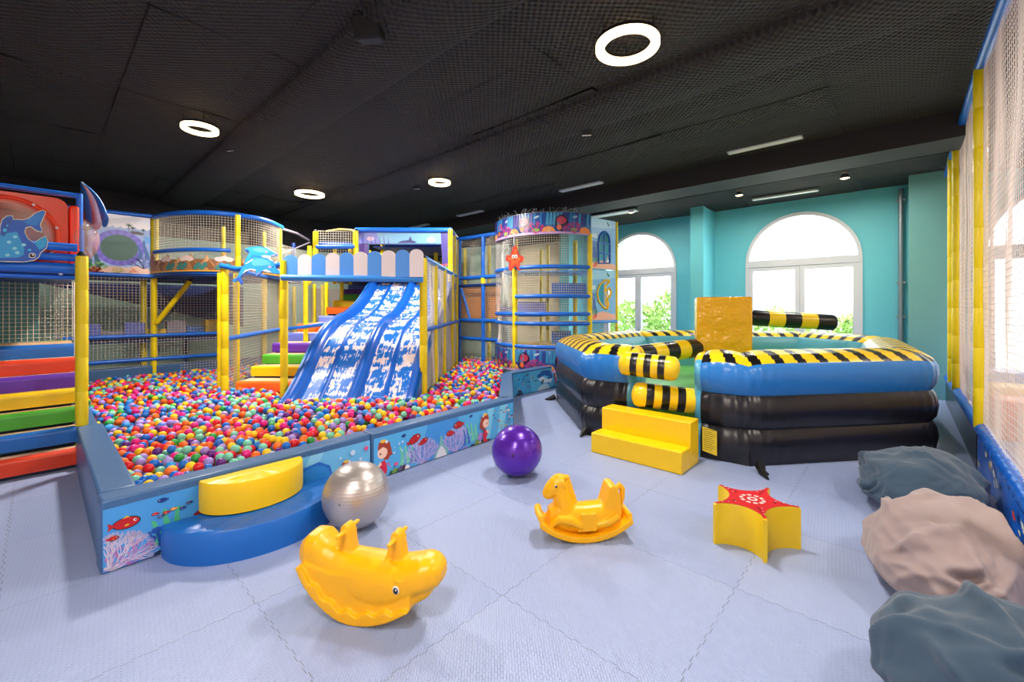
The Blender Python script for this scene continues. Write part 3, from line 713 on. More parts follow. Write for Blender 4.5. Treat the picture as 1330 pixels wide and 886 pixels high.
me.polygons.foreach_set('material_index',mi); me.update(calc_edges=True); me.shade_smooth()
o=bpy.data.objects.new('pit_ball_mass',me); COL.objects.link(o); tag(o,'thousands of multicoloured plastic balls filling the ball pit behind the nearest ones','balls','balls filling the pit','stuff')
mb=MB(); mb.add([(p.x,p.y,.20) for p in PITPOLY],[tuple(range(len(PITPOLY)))]); mb.build('pit_floor',['pit_dark'],pit,smooth=0)
# ------------------------------------------------------------------ stairs helper (rounded vinyl blocks)
def stairs(root,steps,p_left,axis_w,axis_d,width,depth,rise=.19,board=True,rnd=.05):
    # steps: (distance along axis_d, top z, material)
    ad=Vector(axis_d);aw=Vector(axis_w)
    for k,(s0,zt,mname,w0,w1) in enumerate(steps):
        s1=steps[k+1][0]+.02 if k+1<len(steps) else s0+depth
        prof=[(0,zt-rise),(0,zt-rnd)]+[(rnd-rnd*math.cos(a),zt-rnd+rnd*math.sin(a)) for a in [PI/8*i for i in range(1,5)]]+[(.07,zt),(.07,zt-rise)]
        mb=MB(); vs=[]
        for ww in (w0,w1):
            for (a,z) in prof:
                q=Vector(p_left)+ad*(s0+a)+aw*ww; vs.append((q.x,q.y,z))
        n_=len(prof); fs=[(i,(i+1)%n_,n_+(i+1)%n_,n_+i) for i in range(n_)]+[tuple(range(n_))[::-1],tuple(range(n_,2*n_))]
        mb.add(vs,fs); so=mb.build('step',[mname],root,smooth=45)
        if board:
            b=MB(); vs=[]
            for ww in (w0+.004,w1-.004):
                for (a,z) in [(.06,zt-.04),(.06,zt-.006),(s1-s0,zt-.006),(s1-s0,zt-.04)]:
                    q=Vector(p_left)+ad*(s0+a)+aw*ww; vs.append((q.x,q.y,z))
            b.add(vs,[(0,1,5,4),(1,2,6,5),(2,3,7,6),(3,0,4,7),(3,2,1,0),(4,5,6,7)]); b.build('tread_board',['ply'],so,smooth=0)
t=thing('padded_staircase','steep padded staircase of seven rainbow coloured steps at the left edge, beside the ball pit','stairs',(-6.9,-.4,0))
fx=[(-6.46,.211,'v_red'),(-6.65,.408,'v_blue'),(-6.83,.597,'v_green'),(-6.99,.783,'v_yellow'),(-7.13,.945,'v_purple'),(-7.30,1.11,'v_red'),(-7.54,1.262,'v_blue')]
stairs(t,[(-(x+6.46),z,m_,0,1.75) for x,z,m_ in fx],(-6.46,-1.46,0),(0,1,0),(-1,0,0),1.75,.8,rise=.165)
b=MB(); b.box((-8.6,-1.46,1.2),(-7.6,.29,1.255)); b.build('landing',['v_green'],t,smooth=0)
for k,(x,z,m_) in enumerate(fx):
    b=MB(); b.box((x-1.6 if k==6 else fx[k+1][0]-.02,-1.46,z-.6 if z>.65 else 0),(x-.03 if 0 else x-.075,.25,z-.05)); b.build('support_block',['pit_dark'],t,smooth=0)
# left upper deck with pipes and posts
t=thing('left_play_deck','blue padded deck edge on yellow posts above the rainbow staircase at far left','play structure',(-6.5,-.4,0))
post(t,(-6.36,.30,.47),(-6.36,.30,2.24),.05,cap=True,step=.35); post(t,(-6.72,.30,.0),(-6.72,.30,2.2),.035)
post(t,(-6.4,-1.6,0),(-6.4,-1.6,2.3),.05)
for X,z,r in ((-6.42,2.33,.042),(-6.44,2.225,.038),(-6.46,2.11,.058),(-6.5,2.02,.025)): rail(t,[(X,-1.7,z),(X,.27,z)],r,'blue_pad')
b=MB(); b.box((-8.4,-1.7,2.03),(-6.5,.27,2.09)); b.build('deck_floor',['navy_pad'],t,smooth=0)
net(t,[(-8.2,-1.6),(-8.2,.3)],1.27,2.05,.05,.003,'net')
net(t,[(-8.4,.32),(-6.75,.32)],.5,2.05,.05,.003,'net')
b=MB(); b.box((-8.45,-1.6,0),(-8.3,.0,2.03)); b.build('back_panel',[mat('teal_fabric',(70,130,135),.7)],t,smooth=0)
q_=onX(103,255,-6.75); post(t,(-6.75,-.95,2.1),(-6.75,-.95,q_.z+.03),.028,'blue_pad'); rail(t,[(-6.75,-.9,q_.z),(-6.75,q_.y,q_.z)],.028); post(t,(-6.75,q_.y,2.1),(-6.75,q_.y,q_.z+.03),.028,'blue_pad')
b=MB()
for y in (-.9,-.35,.15): b.ell((-6.45,y,2.055),(.014,.018,.018),8)
b.build('bolt_cover',['white_frame'],t)
# orange bubble window module
t=thing('bubble_window_module','orange plastic tunnel box with a round clear bubble window on the upper deck','play tunnel',(-7.1,-.2,2.09))
o=MB(); yc,zc=-.22,2.46
sq=[]
for (sy,sz) in ((1,1),(-1,1),(-1,-1),(1,-1)):
    for k in range(5):
        a=math.atan2(sz,sy)-PI/4+PI/2*k/4; sq.append((yc+sy*.33+.10*math.cos(a),zc+sz*.31+.10*math.sin(a)))
circ=[(yc+.30*math.cos(2*PI*k/40),zc+.30*math.sin(2*PI*k/40)) for k in range(40)]
holed(o,sq,[circ],lambda a,b:Vector((-6.66,a,b))); k=len(sq); o.add([(-6.66,a,b) for a,b in sq]+[(-6.86,a,b) for a,b in sq],[(i,(i+1)%k,k+(i+1)%k,k+i) for i in range(k)])
o.add([(-6.66,a,b) for a,b in circ]+[(-6.80,zz and (yc+(a-yc)*.86),zc+(b-zc)*.86) for a,b in circ],[(i,(i+1)%40,40+(i+1)%40,40+i) for i in range(40)])
o.build('module_shell',['orange_plastic'],t,smooth=35)
o=MB(); o.tube([(-6.655,yc+.355*math.cos(a),zc+.355*math.sin(a)) for a in [2*PI*k/40 for k in range(40)]],.022,8,closed=True); fl=o.build('flange_ring',['orange_plastic'],t)
o=MB()
for k in range(8):
    a=2*PI*k/8+.25; o.ell((-6.63,yc+.355*math.cos(a),zc+.355*math.sin(a)),(.012,.013,.013),8)
o.build('bolt_cover',['white_frame'],fl)
o=MB(); vs=[];fs=[]
for i in range(8):
    ph=PI/2*i/8
    for k in range(32): a=2*PI*k/32; vs.append((-6.70+.20*math.cos(ph),yc+.335*math.sin(ph)*math.cos(a) if i else yc,zc+.335*math.sin(ph)*math.sin(a) if i else zc))
for i in range(7):
    for k in range(32): fs.append((i*32+k,(i+1)*32+k,(i+1)*32+(k+1)%32,i*32+(k+1)%32))
o.add(vs,fs); tag(o.build('bubble_window',['dome'],t),'clear plastic bubble')
o=MB(); o.box((-7.45,-.62,2.09),(-6.86,.22,2.85)); o.build('tunnel_box',['orange_dark'],t,smooth=0,mods=bevel(.05,3))
o=MB(); o.box((-7.4,.215,2.10),(-6.70,.30,2.82)); o.build('side_flange',['orange_plastic'],t,smooth=0,mods=bevel(.03,3))
o=MB(); o.ell((-6.95,.31,2.48),(.27,.17,.25),24); o.build('side_bubble',['dome'],t)
# whale-shark sign (crop px -> plane X=-6.30)
t=thing('whale_sign','blue spotted cartoon ray-shaped whale cutout in front of the orange bubble window','sign',(-6.33,-.3,2.2))
def c4(x,y): return onX(x/6.33,230+y/6.33,-6.33)
wh=[(-60,690),(200,695),(280,682),(318,655),(330,622),(380,580),(392,530),(375,487),(330,510),(280,545),(225,505),(200,450),(212,412),(255,405),(300,438),(345,450),(328,390),(375,287),(350,275),(290,300),(240,340),(190,355),(155,350),(110,352),(100,320),(60,322),(20,350),(5,400),(0,470),(-60,490)]
def cut(name,outline,mapf,toward,th,parent,shapes,edge=(240,232,190),grow=1.03,basec=None):
    cx_=sum(p[0] for p in outline)/len(outline); cy_=sum(p[1] for p in outline)/len(outline)
    mb=MB(); n=Vector(toward).normalized(); k=len(outline)
    # offset outline outwards for the pale rim
    area=sum(outline[i][0]*outline[(i+1)%k][1]-outline[(i+1)%k][0]*outline[i][1] for i in range(k)); sg=1 if area>0 else -1
    off=[]
    for i in range(k):
        a=Vector(outline[i-1]);b_=Vector(outline[i]);c=Vector(outline[(i+1)%k]); e1=(b_-a).normalized();e2=(c-b_).normalized(); nn=Vector((e1.y+e2.y,-(e1.x+e2.x)))*sg
        nn = nn.normalized() if nn.length>1e-6 else nn
        off.append((b_.x+nn.x*grow,b_.y+nn.y*grow))
    vs=[tuple(mapf(*p)) for p in off]+[tuple(mapf(*p)-n*th) for p in off]
    fr_=tuple(range(k)); mb.add(vs,[fr_,tuple(range(k,2*k))]+[(i,(i+1)%k,k+(i+1)%k,k+i) for i in range(k)],0,edge)
    ob=mb.build(name,['board'],parent,smooth=0)
    pc=Pic(mapf,n)
    if basec: pc.poly(outline,basec)
    for s_ in shapes:
        if s_[0]=='p': pc.poly(s_[1],s_[2])
        elif s_[0]=='e': pc.ell(*s_[1],s_[2],a=s_[3] if len(s_)>3 else 0)
    pc.mb.build('painted_figure',['board'],ob,smooth=0)
    return ob
sh=[('p',[(-60,500),(60,460),(140,450),(170,520),(200,590),(195,640),(150,662),(-60,668)],(40,160,220)),('p',[(10,470),(15,400),(40,340),(95,330),(100,370),(70,440),(30,490)],(28,80,170)),('p',[(280,540),(375,490),(388,535),(370,575),(325,600)],(40,170,225)),
    ('p',[(200,370),(290,310),(368,285),(325,370),(300,400),(230,392)],(28,130,210)),('e',(40,437,18,14),(60,190,235)),('e',(60,400,10,8),(60,190,235))]
sh+=[('e',(x,y,20,13),(140,220,235)) for x,y in ((125,492),(75,535),(195,558),(120,587),(142,622),(62,642))]+[('e',(243,600,16,10),(60,190,235)),('e',(265,646,30,22),(235,230,220)),('e',(265,646,24,16),(20,22,30)),('e',(272,641,8,6),(250,250,250))]
cut('sign_board',wh,c4,(1,0,0),.02,t,sh,grow=6,basec=(24,92,190))
rb=MB(); rb.tube([(-6.352,-.3,2.3),(-6.40,-.3,2.3)],.012,6); rb.build('sign_bracket',['metal'],t)
# striped awning
t=thing('striped_canopy','small sloping blue and white striped canopy above the corner post at left','awning',tuple(P(125,300,5.0)))
def strip(p0,p1,q0,q1,c,name='canopy_stripe'):
    mb=MB(); N=8; vs=[];fs=[]
    for i in range(N+1):
        s_=i/N
        for (a,b_) in ((p0,q0),(p1,q1)):
            e=Vector(a).lerp(Vector(b_),s_); e.z+=.035*math.sin(PI*s_); e=e+Vector((RX,RY,0))*(.03*math.sin(PI*s_) if (Vector(a)-A[0]).length+(Vector(b_)-B[0]).length>.01 else 0); vs.append(tuple(e))
    for i in range(N): fs.append((2*i,2*i+1,2*i+3,2*i+2))
    mb.add(vs,fs,0,c)
    def sol(o): m_=o.modifiers.new('solid','SOLIDIFY'); m_.thickness=.012
    return mb.build(name,['board'],t,mods=sol)
A=[P(106,236,5.0),P(107,236.5,5.0),P(109.5,238,5.0),P(112,240,5.0)]; B=[P(106,292,5.05),P(121,292,5.03),P(134,289,5.0),P(141.5,284,4.97)]
strip(A[0],A[1],B[0],B[1],(30,110,190)); strip(A[1],A[2],B[1],B[2],(225,225,228)); strip(A[2],A[3],B[2],B[3],(30,110,190))
mb=MB()
for i,(q0,q1,c) in enumerate(((B[0],B[1],(30,110,190)),(B[1],B[2],(225,225,228)),(B[2],B[3],(30,110,190)))):
    ctr=(q0+q1)/2; h=(q1-q0)/2; pts=[tuple(ctr+h*math.cos(a)-Vector((0,0,.075*abs(math.sin(a))))) for a in [PI*k/8 for k in range(9)]]
    mb.add(pts,[tuple(range(9))],0,c)
def sol2(o): m_=o.modifiers.new('solid','SOLIDIFY'); m_.thickness=.012
mb.build('scalloped_edge',['board'],t,smooth=0,mods=sol2)
rail(t,[B[0]-Vector((.0,0,.02)),P(106,330,5.0)],.02,name='canopy_pole')
# ------------------------------------------------------------------ left net frame (plane X=-11.1)
XF=-11.1
def yX(u,X=XF): return onX(u,400,X).y
t=thing('left_net_frame','yellow and blue net frame with porthole panel behind the left half of the ball pit','play structure',(XF,2.0,0))
y0,y1,y2=yX(112),yX(200),yX(291)
post(t,(XF,y1,.2),(XF,y1,3.52),.05); post(t,(XF-.3,y1-.12,.2),(XF-.3,y1-.12,2.3),.045); post(t,(XF,y2,.2),(XF,y2,2.35),.05); post(t,(XF,y0-.1,.2),(XF,y0-.1,3.45),.05)
for z in (1.15,.68,2.33): rail(t,[(XF+.03,y0-.3,z),(XF+.03,y2,z)],.038)
rail(t,[(XF,y0-.3,3.5),(XF,y1,3.53)],.04)
net(t,[(XF,y0-.4),(XF,y2)],.4,2.32,.055,.0042,'net')
net(t,[(XF-.5,y1),(XF-.5,y2+.6)],2.35,3.5,.06,.003,'net')
br_=MB(); br_.tube([onX(203,420,XF+.05),onX(247,365,XF+.35)],.048,10); br_.tube([onX(247,365,XF+.35),onX(250,358,XF+.38)],.052,10,m=1); br_.build('diagonal_brace',['yellow_pad','black'],t)
b=MB(); b.box((XF-1.1,y0-.4,2.26),(XF-.02,y2+.4,2.31)); b.build('deck_floor',['navy_pad'],t,smooth=0)
b=MB(); b.box((XF-.75,y0-.4,1.02),(XF-.04,y2,1.10)); b.build('ledge',['navy_pad'],t,smooth=0)
for yy in (y1-.1,y2-.55): post(t,(XF-.7,yy,.2),(XF-.7,yy,1.1),.045,'navy_pad')
# navy sloping tube slide cloth behind
b=MB(); b.add([(XF-1.5,y0-.6,2.2),(XF-1.5,y2+.8,1.2),(XF-1.5,y2+.8,2.24),(XF-1.5,y0-.6,2.24)],[(0,1,2,3)]); 
def sol3(o): m_=o.modifiers.new('solid','SOLIDIFY'); m_.thickness=.05
b.build('chute_cover',['navy_pad'],t,smooth=0,mods=sol3)
# porthole panel
yp0,yp1=y0+.02,y1-.06
def pm(x,y): return Vector((XF+.02,yp0+x,2.35+y))
PW=yp1-yp0; PH=1.13
hol=[(PW*.485+.27*math.cos(2*PI*k/36),.50+.225*math.sin(2*PI*k/36)*1.12) for k in range(36)]
b=MB(); holed(b,[(0,0),(PW,0),(PW,PH),(0,PH)],[hol],pm,0,(150,180,232)); holed(b,[(0,0),(PW,0),(PW,PH),(0,PH)],[hol],lambda x,y:pm(x,y)-Vector((.02,0,0)),0,(150,180,232))
pp=b.build('porthole_panel',['print'],t,smooth=0)
pc=Pic(pm,(1,0,0))
def band(pts_,c): pc.poly(pts_,c)
cxh,czh,hr,hz_=PW*.485,.50,.27,.252
def ringband(f0,f1,c,n=36):
    for k in range(n):
        a,b_=2*PI*k/n,2*PI*(k+1)/n
        pc.poly([(cxh+hr*f0*math.cos(a),czh+hz_*f0*math.sin(a)),(cxh+hr*f0*math.cos(b_),czh+hz_*f0*math.sin(b_)),(cxh+hr*f1*math.cos(b_),czh+hz_*f1*math.sin(b_)),(cxh+hr*f1*math.cos(a),czh+hz_*f1*math.sin(a))],c(k) if callable(c) else c,lay=.0016)
for k in range(12):
    pc.poly([(PW*k/12,PH*.86),(PW*(k+1)/12,PH*.86),(PW*(k+1)/12,PH),(PW*k/12,PH)],(232,234,246),lay=.0001)
for k in range(8): pc.ell(PW*(k+.5)/8,PH*.84,PW/14,.07,(240,238,246),14)
pc.poly([(0,PH*.58),(cxh-.36,PH*.62),(cxh-.36,PH*.77),(0,PH*.77)],(120,170,240)); pc.poly([(cxh+.36,PH*.55),(PW,PH*.55),(PW,PH*.66),(cxh+.36,PH*.68)],(100,170,240))
pc.poly([(0,0),(PW,0),(PW,.11),(PW*.8,.17),(PW*.6,.13),(PW*.35,.14),(PW*.15,.1),(0,.12)],(232,196,176))
pc.poly([(PW*.6,PH*.70),(PW*.68,PH*.745),(PW*.8,PH*.75),(PW*.9,PH*.71),(PW*.86,PH*.69)],(60,50,60))
for (px,py,s_) in ((PW*.64,PH*.84,.07),(PW*.70,PH*.80,.05),(PW*.88,PH*.78,.035)):
    pc.line((px,PH*.73),(px,py),.008,(70,50,50))
    for a in range(6): pc.line((px,py),(px+s_*math.cos(a*PI/3+.3),py+s_*.7*math.sin(a*PI/3+.3)),.022,(30,92,84),.004)
pc.weed(.05,.1,.42,(20,90,110),3,2); pc.coral(.1,.02,.26,(110,180,80),1.0,9,2,5,.016); pc.coral(.1,.0,.15,(214,66,44),1.2,9,2,6,.02); pc.coral(PW*.46,.02,.14,(200,190,90),1.1,7,2,7,.012)
pc.weed(PW*.86,.3,.36,(50,100,170),8,2); pc.coral(PW*.88,.12,.3,(110,120,190),1.0,9,2,9,.014); pc.poly([(PW*.62,.03),(PW*.69,.09),(PW*.67,.16),(PW*.74,.1),(PW*.8,.04)],(226,150,120))
ringband(.99,1.36,lambda k:(104,92,206) if k%2 else (118,108,220))
pc.mb.build('printed_seascape',['print'],pp,smooth=0)
# foam blocks on the ledge
R=random.Random(2)
blocks=[(116,131,421,'v_lilac','lilac'),(131.5,161,431,'v_grey','low grey'),(162,189,419,'v_lilac','wide lilac'),(191,216,427.5,'v_yellow','low yellow'),(217,242,417,'v_grey','tall grey'),(243.5,265,424,'v_blue','low blue'),(266.5,287,415,'v_yellow','square yellow')]
for k,(ua,ub,vt,m_,nm) in enumerate(blocks):
    ya,yb=yX(ua,XF-.25),yX(ub,XF-.25); zt=onX((ua+ub)/2,vt,XF-.25).z; zt=max(zt,1.2)
    tt=MB(); tt.box((XF-.55,ya,1.102),(XF-.25,yb,zt)); o=tt.build('foam_block',[m_],None,loc=(XF-.4,(ya+yb)/2,1.102),smooth=30,mods=bevel(.015,2))
    where={0:'at the left end of the ledge beside the corner post',1:'between the two lilac blocks on the ledge',2:'left of the yellow post on the ledge',3:'behind the yellow post on the ledge',4:'on the ledge right of the diagonal brace foot',5:'on the ledge between the tall grey and square yellow blocks',6:'at the right end of the ledge'}[k]
    tag(o,'%s foam block %s'%(nm,where),'foam block',group='foam blocks on the ledge')
# ------------------------------------------------------------------ round balcony
t=thing('round_balcony','round netted balcony with blue rim and brown mountain panel above the ball pit','play structure',LD(-6,9,0))
raw=[(-7.08,8.5),(-6.6,8.25),(-6.05,8.1),(-5.6,8.15),(-5.25,8.42),(-5.06,8.85),(-5.14,9.6)]
def smoothpath(pts,n=6,closed=False):
    P_=[Vector(p) for p in pts]; out=[]
    for i in range(len(P_)-1):
        p0=P_[i-1] if i>0 else P_[0]*2-P_[1]; p1=P_[i];p2=P_[i+1]; p3=P_[i+2] if i+2<len(P_) else P_[-1]*2-P_[-2]
        for k in range(n):
            s_=k/n; out.append(.5*((2*p1)+(-p0+p2)*s_+(2*p0-5*p1+4*p2-p3)*s_*s_+(-p0+3*p1-3*p2+p3)*s_**3))
    out.append(P_[-1]); return out
bp_=[LD(p.x,p.y,0) for p in smoothpath([Vector(p) for p in raw])]
rail(t,[(p.x,p.y,3.5) for p in bp_],.045); rail(t,[(p.x,p.y,2.36) for p in bp_],.03,'blue_pad')
rail(t,[(p.x,p.y,2.80) for p in bp_[:22]],.038)
net(t,[p for p in bp_],2.4,3.48,.05,.0036,'net')
def balc(u,d,z0,z1,r=.045): return post(t,W(u,d,z0),W(u,d,z1),r)
balc(309,8.13,2.3,3.46); balc(290,9.3,2.3,3.46); balc(362.5,9.5,2.3,3.46); balc(343,9.6,2.3,3.4,.035); balc(203,8.62,2.3,3.5)
b=MB(); ctr=LD(-6.1,9.4); pts=[(p.x,p.y) for p in bp_]+[tuple(LD(-5.2,10.6)[:2]),tuple(LD(-7.1,10.6)[:2])]
b.prism([(x,y) for x,y in pts],(0,0,2.36),(1,0,0),(0,1,0),.06); b.build('deck_floor',['navy_pad'],t,smooth=0)
# mountain panel follows the rim
S=[0]
for a,b_ in zip(bp_,bp_[1:]): S.append(S[-1]+(b_-a).length)
def onb(s_,z,off=.055):
    s_=max(0,min(S[-1],s_)); k=0
    while k<len(S)-2 and s_>S[k+1]: k+=1
    q=bp_[k].lerp(bp_[k+1],(s_-S[k])/(S[k+1]-S[k])); d=(bp_[k+1]-bp_[k]).normalized(); n=Vector((d.y,-d.x,0)); return q+n*off+Vector((0,0,z)),n
mb=MB(); R=random.Random(12)
mb_b=MB()
N=int(S[-1]/.06)
for i in range(N):
    s0=S[-1]*i/N; s1=S[-1]*(i+1)/N; a,_=onb(s0,2.40,.04); c,_=onb(s1,2.40,.04)
    mb_b.add([tuple(a),tuple(c),(c.x,c.y,2.62),(a.x,a.y,2.62)],[(0,1,2,3)],0,(150,104,70))
mp_=mb_b.build('mountain_panel',['board'],t,smooth=0,mods=lambda o:setattr(o.modifiers.new('solid','SOLIDIFY'),'thickness',.015))
pc=Pic(lambda x,y:onb(x,y)[0],lambda x,y:onb(x,y)[1])
x=.08; k=0
hs=[.42,.24,.33,.26,.30,.28,.34,.26,.40,.28,.33,.25,.3,.36]
while x<S[-1]-.15:
    h=hs[k%len(hs)]; w=.34+.05*math.sin(k*2.1)
    pts=[]
    for q in range(9):
        a=q/8; yy=h*(1-abs(2*a-1))**.8+.02*math.sin(q*2.3+k); pts.append((x-w/2+w*a,2.41+max(0,yy)))
    pc.poly([(x-w/2,2.40)]+pts+[(x+w/2,2.40)],(196,146,98) if k%2 else (176,122,78))
    pc.poly([(x,2.41+h*.98),(x+w*.5,2.40),(x+w*.12,2.40),(x-w*.04,2.41+h*.5)],(140,92,58)); pc.poly([(x,2.41+h*.98),(x-w*.10,2.41+h*.6),(x+w*.02,2.41+h*.55),(x+w*.1,2.41+h*.72)],(226,184,140))
    x+=.27; k+=1
for x_ in (.5,1.0,1.62,2.2,2.7,3.0):
    for q in range(3): pc.ell(x_+.07*q,2.62+.02*(q%2),.07,.045,(238,214,210),12)
for x_ in (.62,.9,1.25,1.6,2.4): 
    for q in range(4): pc.ell(x_+.05*q,2.46+.05*(q%2),.045,.05,(64,132,128),10)
for i in range(N):
    s0=S[-1]*i/N; s1=S[-1]*(i+1)/N; pc.poly([(s0,2.385),(s1,2.385),(s1,2.41),(s0,2.41)],(232,170,60),lay=.003)
pc.mb.build('painted_mountains',['board'],mp_,smooth=0)
# ------------------------------------------------------------------ pit side net wall from corner post P0
t=thing('inner_side_net','net wall with blue rail running back from the dolphin corner post in the ball pit','play structure',LD(-4.9,8,0))
P0=lu(292,6.85); Pb=lu(363,9.8)
post(t,W(292,6.85,.2),W(292,6.85,2.34),.055); post(t,W(285,7.35,.2),W(285,7.35,2.3),.035); post(t,W(307,7.4,.2),W(307,7.4,2.3),.05); post(t,W(343,8.9,.2),W(343,8.9,2.3),.05); post(t,W(363,9.8,.2),W(363,9.8,2.3),.05)
q0=LD(*P0);q1=LD(*Pb)
rail(t,[(q0.x,q0.y,1.20),(q1.x,q1.y,1.21)],.04); rail(t,[(q0.x,q0.y,2.34),(q1.x,q1.y,2.34)],.035)
net(t,[q0,q1],.3,2.32,.05,.0036,'net')
# blue bar towards the awning
q2=LD(*lu(369,6.6))
rail(t,[P(287,345,6.8),P(308,349.5,6.8),P(350,346,6.65),P(369,343,6.6)],.04)
# dolphins
t=thing('dolphin_sign','pair of leaping blue dolphins cutout on the blue bar above the ball pit','sign',LD(-4.0,6.6,2.3))
def c6(x,y): return P(290+x/11.07,300+y/11.07,6.58)
D1=[(275,262),(330,238),(400,220),(500,215),(590,237),(650,278),(700,305),(742,325),(728,350),(660,360),(580,356),(520,362),(430,350),(390,345),(350,420),(300,500),(262,520),(280,440),(310,370),(355,300),(318,302)]
D2=[(130,722),(150,692),(200,680),(230,600),(270,530),(340,460),(400,405),(425,362),(520,375),(620,395),(700,438),(745,500),(765,550),(832,592),(822,616),(740,612),(640,592),(560,572),(530,612),(472,652),(468,580),(400,558),(330,578),(270,622),(240,672),(266,742),(258,768),(232,735),(212,702),(160,732)]
FW=(-FX,-FY,0)
cut('sign_board',D1,lambda x,y:c6(x,y)+Vector((FX,FY,0))*.05,FW,.03,t,[('p',[(395,270),(440,240),(520,232),(590,255),(640,290),(600,310),(480,300)],(96,190,244)),('p',[(510,352),(560,345),(660,352),(650,380),(560,372)],(240,244,250)),('e',(592,300,18,14),(230,170,210)),('e',(592,300,8,8),(20,20,40)),('p',[(275,265),(318,302),(350,300),(330,262)],(40,70,150)),('p',[(660,345),(735,325),(700,356)],(196,170,220))],edge=(30,110,200),grow=5,basec=(44,156,232))
cut('sign_board',D2,c6,FW,.03,t,[('p',[(400,440),(470,400),(560,400),(650,430),(690,480),(560,500),(430,500)],(90,186,244)),('p',[(330,578),(400,556),(466,578),(466,555),(400,545),(320,560),(270,620)],(240,244,250)),('p',[(560,572),(620,552),(700,596),(640,592)],(240,244,250)),('p',[(305,480),(420,400),(430,410),(340,470)],(240,244,250)),('e',(668,515,22,18),(226,160,200)),('e',(714,518,9,9),(20,20,40)),('p',[(130,722),(200,685),(232,650),(240,690),(210,700)],(56,90,220)),('p',[(212,702),(240,690),(266,742),(258,768)],(56,90,220)),('p',[(470,620),(540,570),(530,612),(472,652)],(120,150,240))],edge=(28,104,200),grow=5,basec=(46,160,236))
# ------------------------------------------------------------------ slide front frame with scalloped board
t=thing('scallop_frame','yellow-posted frame carrying the blue and white scalloped board in front of the slide','play structure',LD(-2.5,6.65,0))
post(t,W(369,6.58,.2),W(369,6.58,2.42),.055); post(t,W(550,6.75,.2),W(550,6.75,2.48),.06,cap=True)
rail(t,[W(366,6.5,2.16),W(549.5,6.62,2.14)],.048,'light_blue_pad'); rail(t,[W(369,6.62,2.40),W(550,6.78,2.44)],.038,'navy_pad')
sl=MB()
for k in range(10):
    ua=368.5+18.15*k; ub=ua+17.9; a=W(ua,6.56,0); b_=W(ub,6.56,0); w=(b_-a).length; d=(b_-a).normalized()
    zb=2.19-.002*k; zt=2.42+.01*k
    pts=[(0,zb),(w,zb),(w,zt-w/2*0)]+[(w/2+w/2*math.cos(PI*j/12),zt+w/2*.85*math.sin(PI*j/12)) for j in range(1,12)]+[(0,zt)]
    m_=MB(); m_.prism(pts,(a.x,a.y,0),d,(0,0,1),.025,0,(88,160,246) if k%2==0 else (236,228,232)); m_.build('scallop_board',['board'],t,smooth=30)
# ------------------------------------------------------------------ wave slide
t=thing('wave_slide','wide blue double wave slide with white waterfall print running into the ball pit','slide',LD(-2.35,8,0))
prof=[(6.05,.27),(6.27,.36),(6.5,.52),(6.72,.70),(7.0,.96),(7.25,1.16),(7.6,1.36),(8.06,1.51),(8.5,1.59),(9.07,1.76),(9.5,1.97),(10.2,2.36),(10.6,2.42),(10.9,2.42)]
prof=[(p.x,p.y) for p in smoothpath([Vector(p) for p in prof],5)]
def cross():   # (lat, height offset, is_rim)
    out=[]; L0,L1=-3.30,-1.43; N=56
    for i in range(N+1):
        l=L0+(L1-L0)*i/N; h=0
        for c_,hh,w_ in ((-3.27,.13,.10),(-2.35,.12,.075),(-1.45,.13,.09)): h=max(h,hh*math.exp(-((l-c_)/w_)**4))
        for c_ in (-2.82,-1.90): h=max(h,.035*math.exp(-((l-c_)/.04)**2))
        out.append((l,h))
    return out
cr=cross(); mb=MB(); vs=[];uv=[];fs=[];ml=[]
arc=0
for i,(d,z) in enumerate(prof):
    if i: arc+=math.hypot(d-prof[i-1][0],z-prof[i-1][1])
    for (l,h) in cr: q=LD(l,d,z-.10+h); vs.append(tuple(q)); uv.append((l,arc))
n=len(cr); mb.add(vs,[]); 
for i in range(len(prof)-1):
    for k in range(n-1):
        mb.f.append((i*n+k,i*n+k+1,(i+1)*n+k+1,(i+1)*n+k)); mb.c.append((1,1,1)); hh=(cr[k][1]+cr[k+1][1])/2; mb.m.append(1 if hh>.02 else 0)
mb.uv=uv
so=mb.build('slide_bed',['splash',mat('slide_blue_plastic',(20,84,178),.22,coat=.3)],t,mods=lambda o:setattr(o.modifiers.new('solid','SOLIDIFY'),'thickness',-.03),smooth=60)
for lat in (-3.36,-1.40):
    sm=MB(); V_=[]
    k=len(prof)
    for off in (0,.05):
        for (d,z) in prof: V_.append(tuple(LD(lat+off*(1 if lat<-2 else -1),d,z+.02)))
        for (d,z) in prof: V_.append(tuple(LD(lat+off*(1 if lat<-2 else -1),d,z-.26)))
    F_=[]
    for i in range(k-1):
        F_+= [(i,i+1,k+i+1,k+i),(2*k+i,2*k+k+i,2*k+k+i+1,2*k+i+1),(i,2*k+i,2*k+i+1,i+1),(k+i,k+i+1,3*k+i+1,3*k+i)]
    sm.add(V_,F_); sm.build('side_flange',['v_blue'],t,smooth=40)
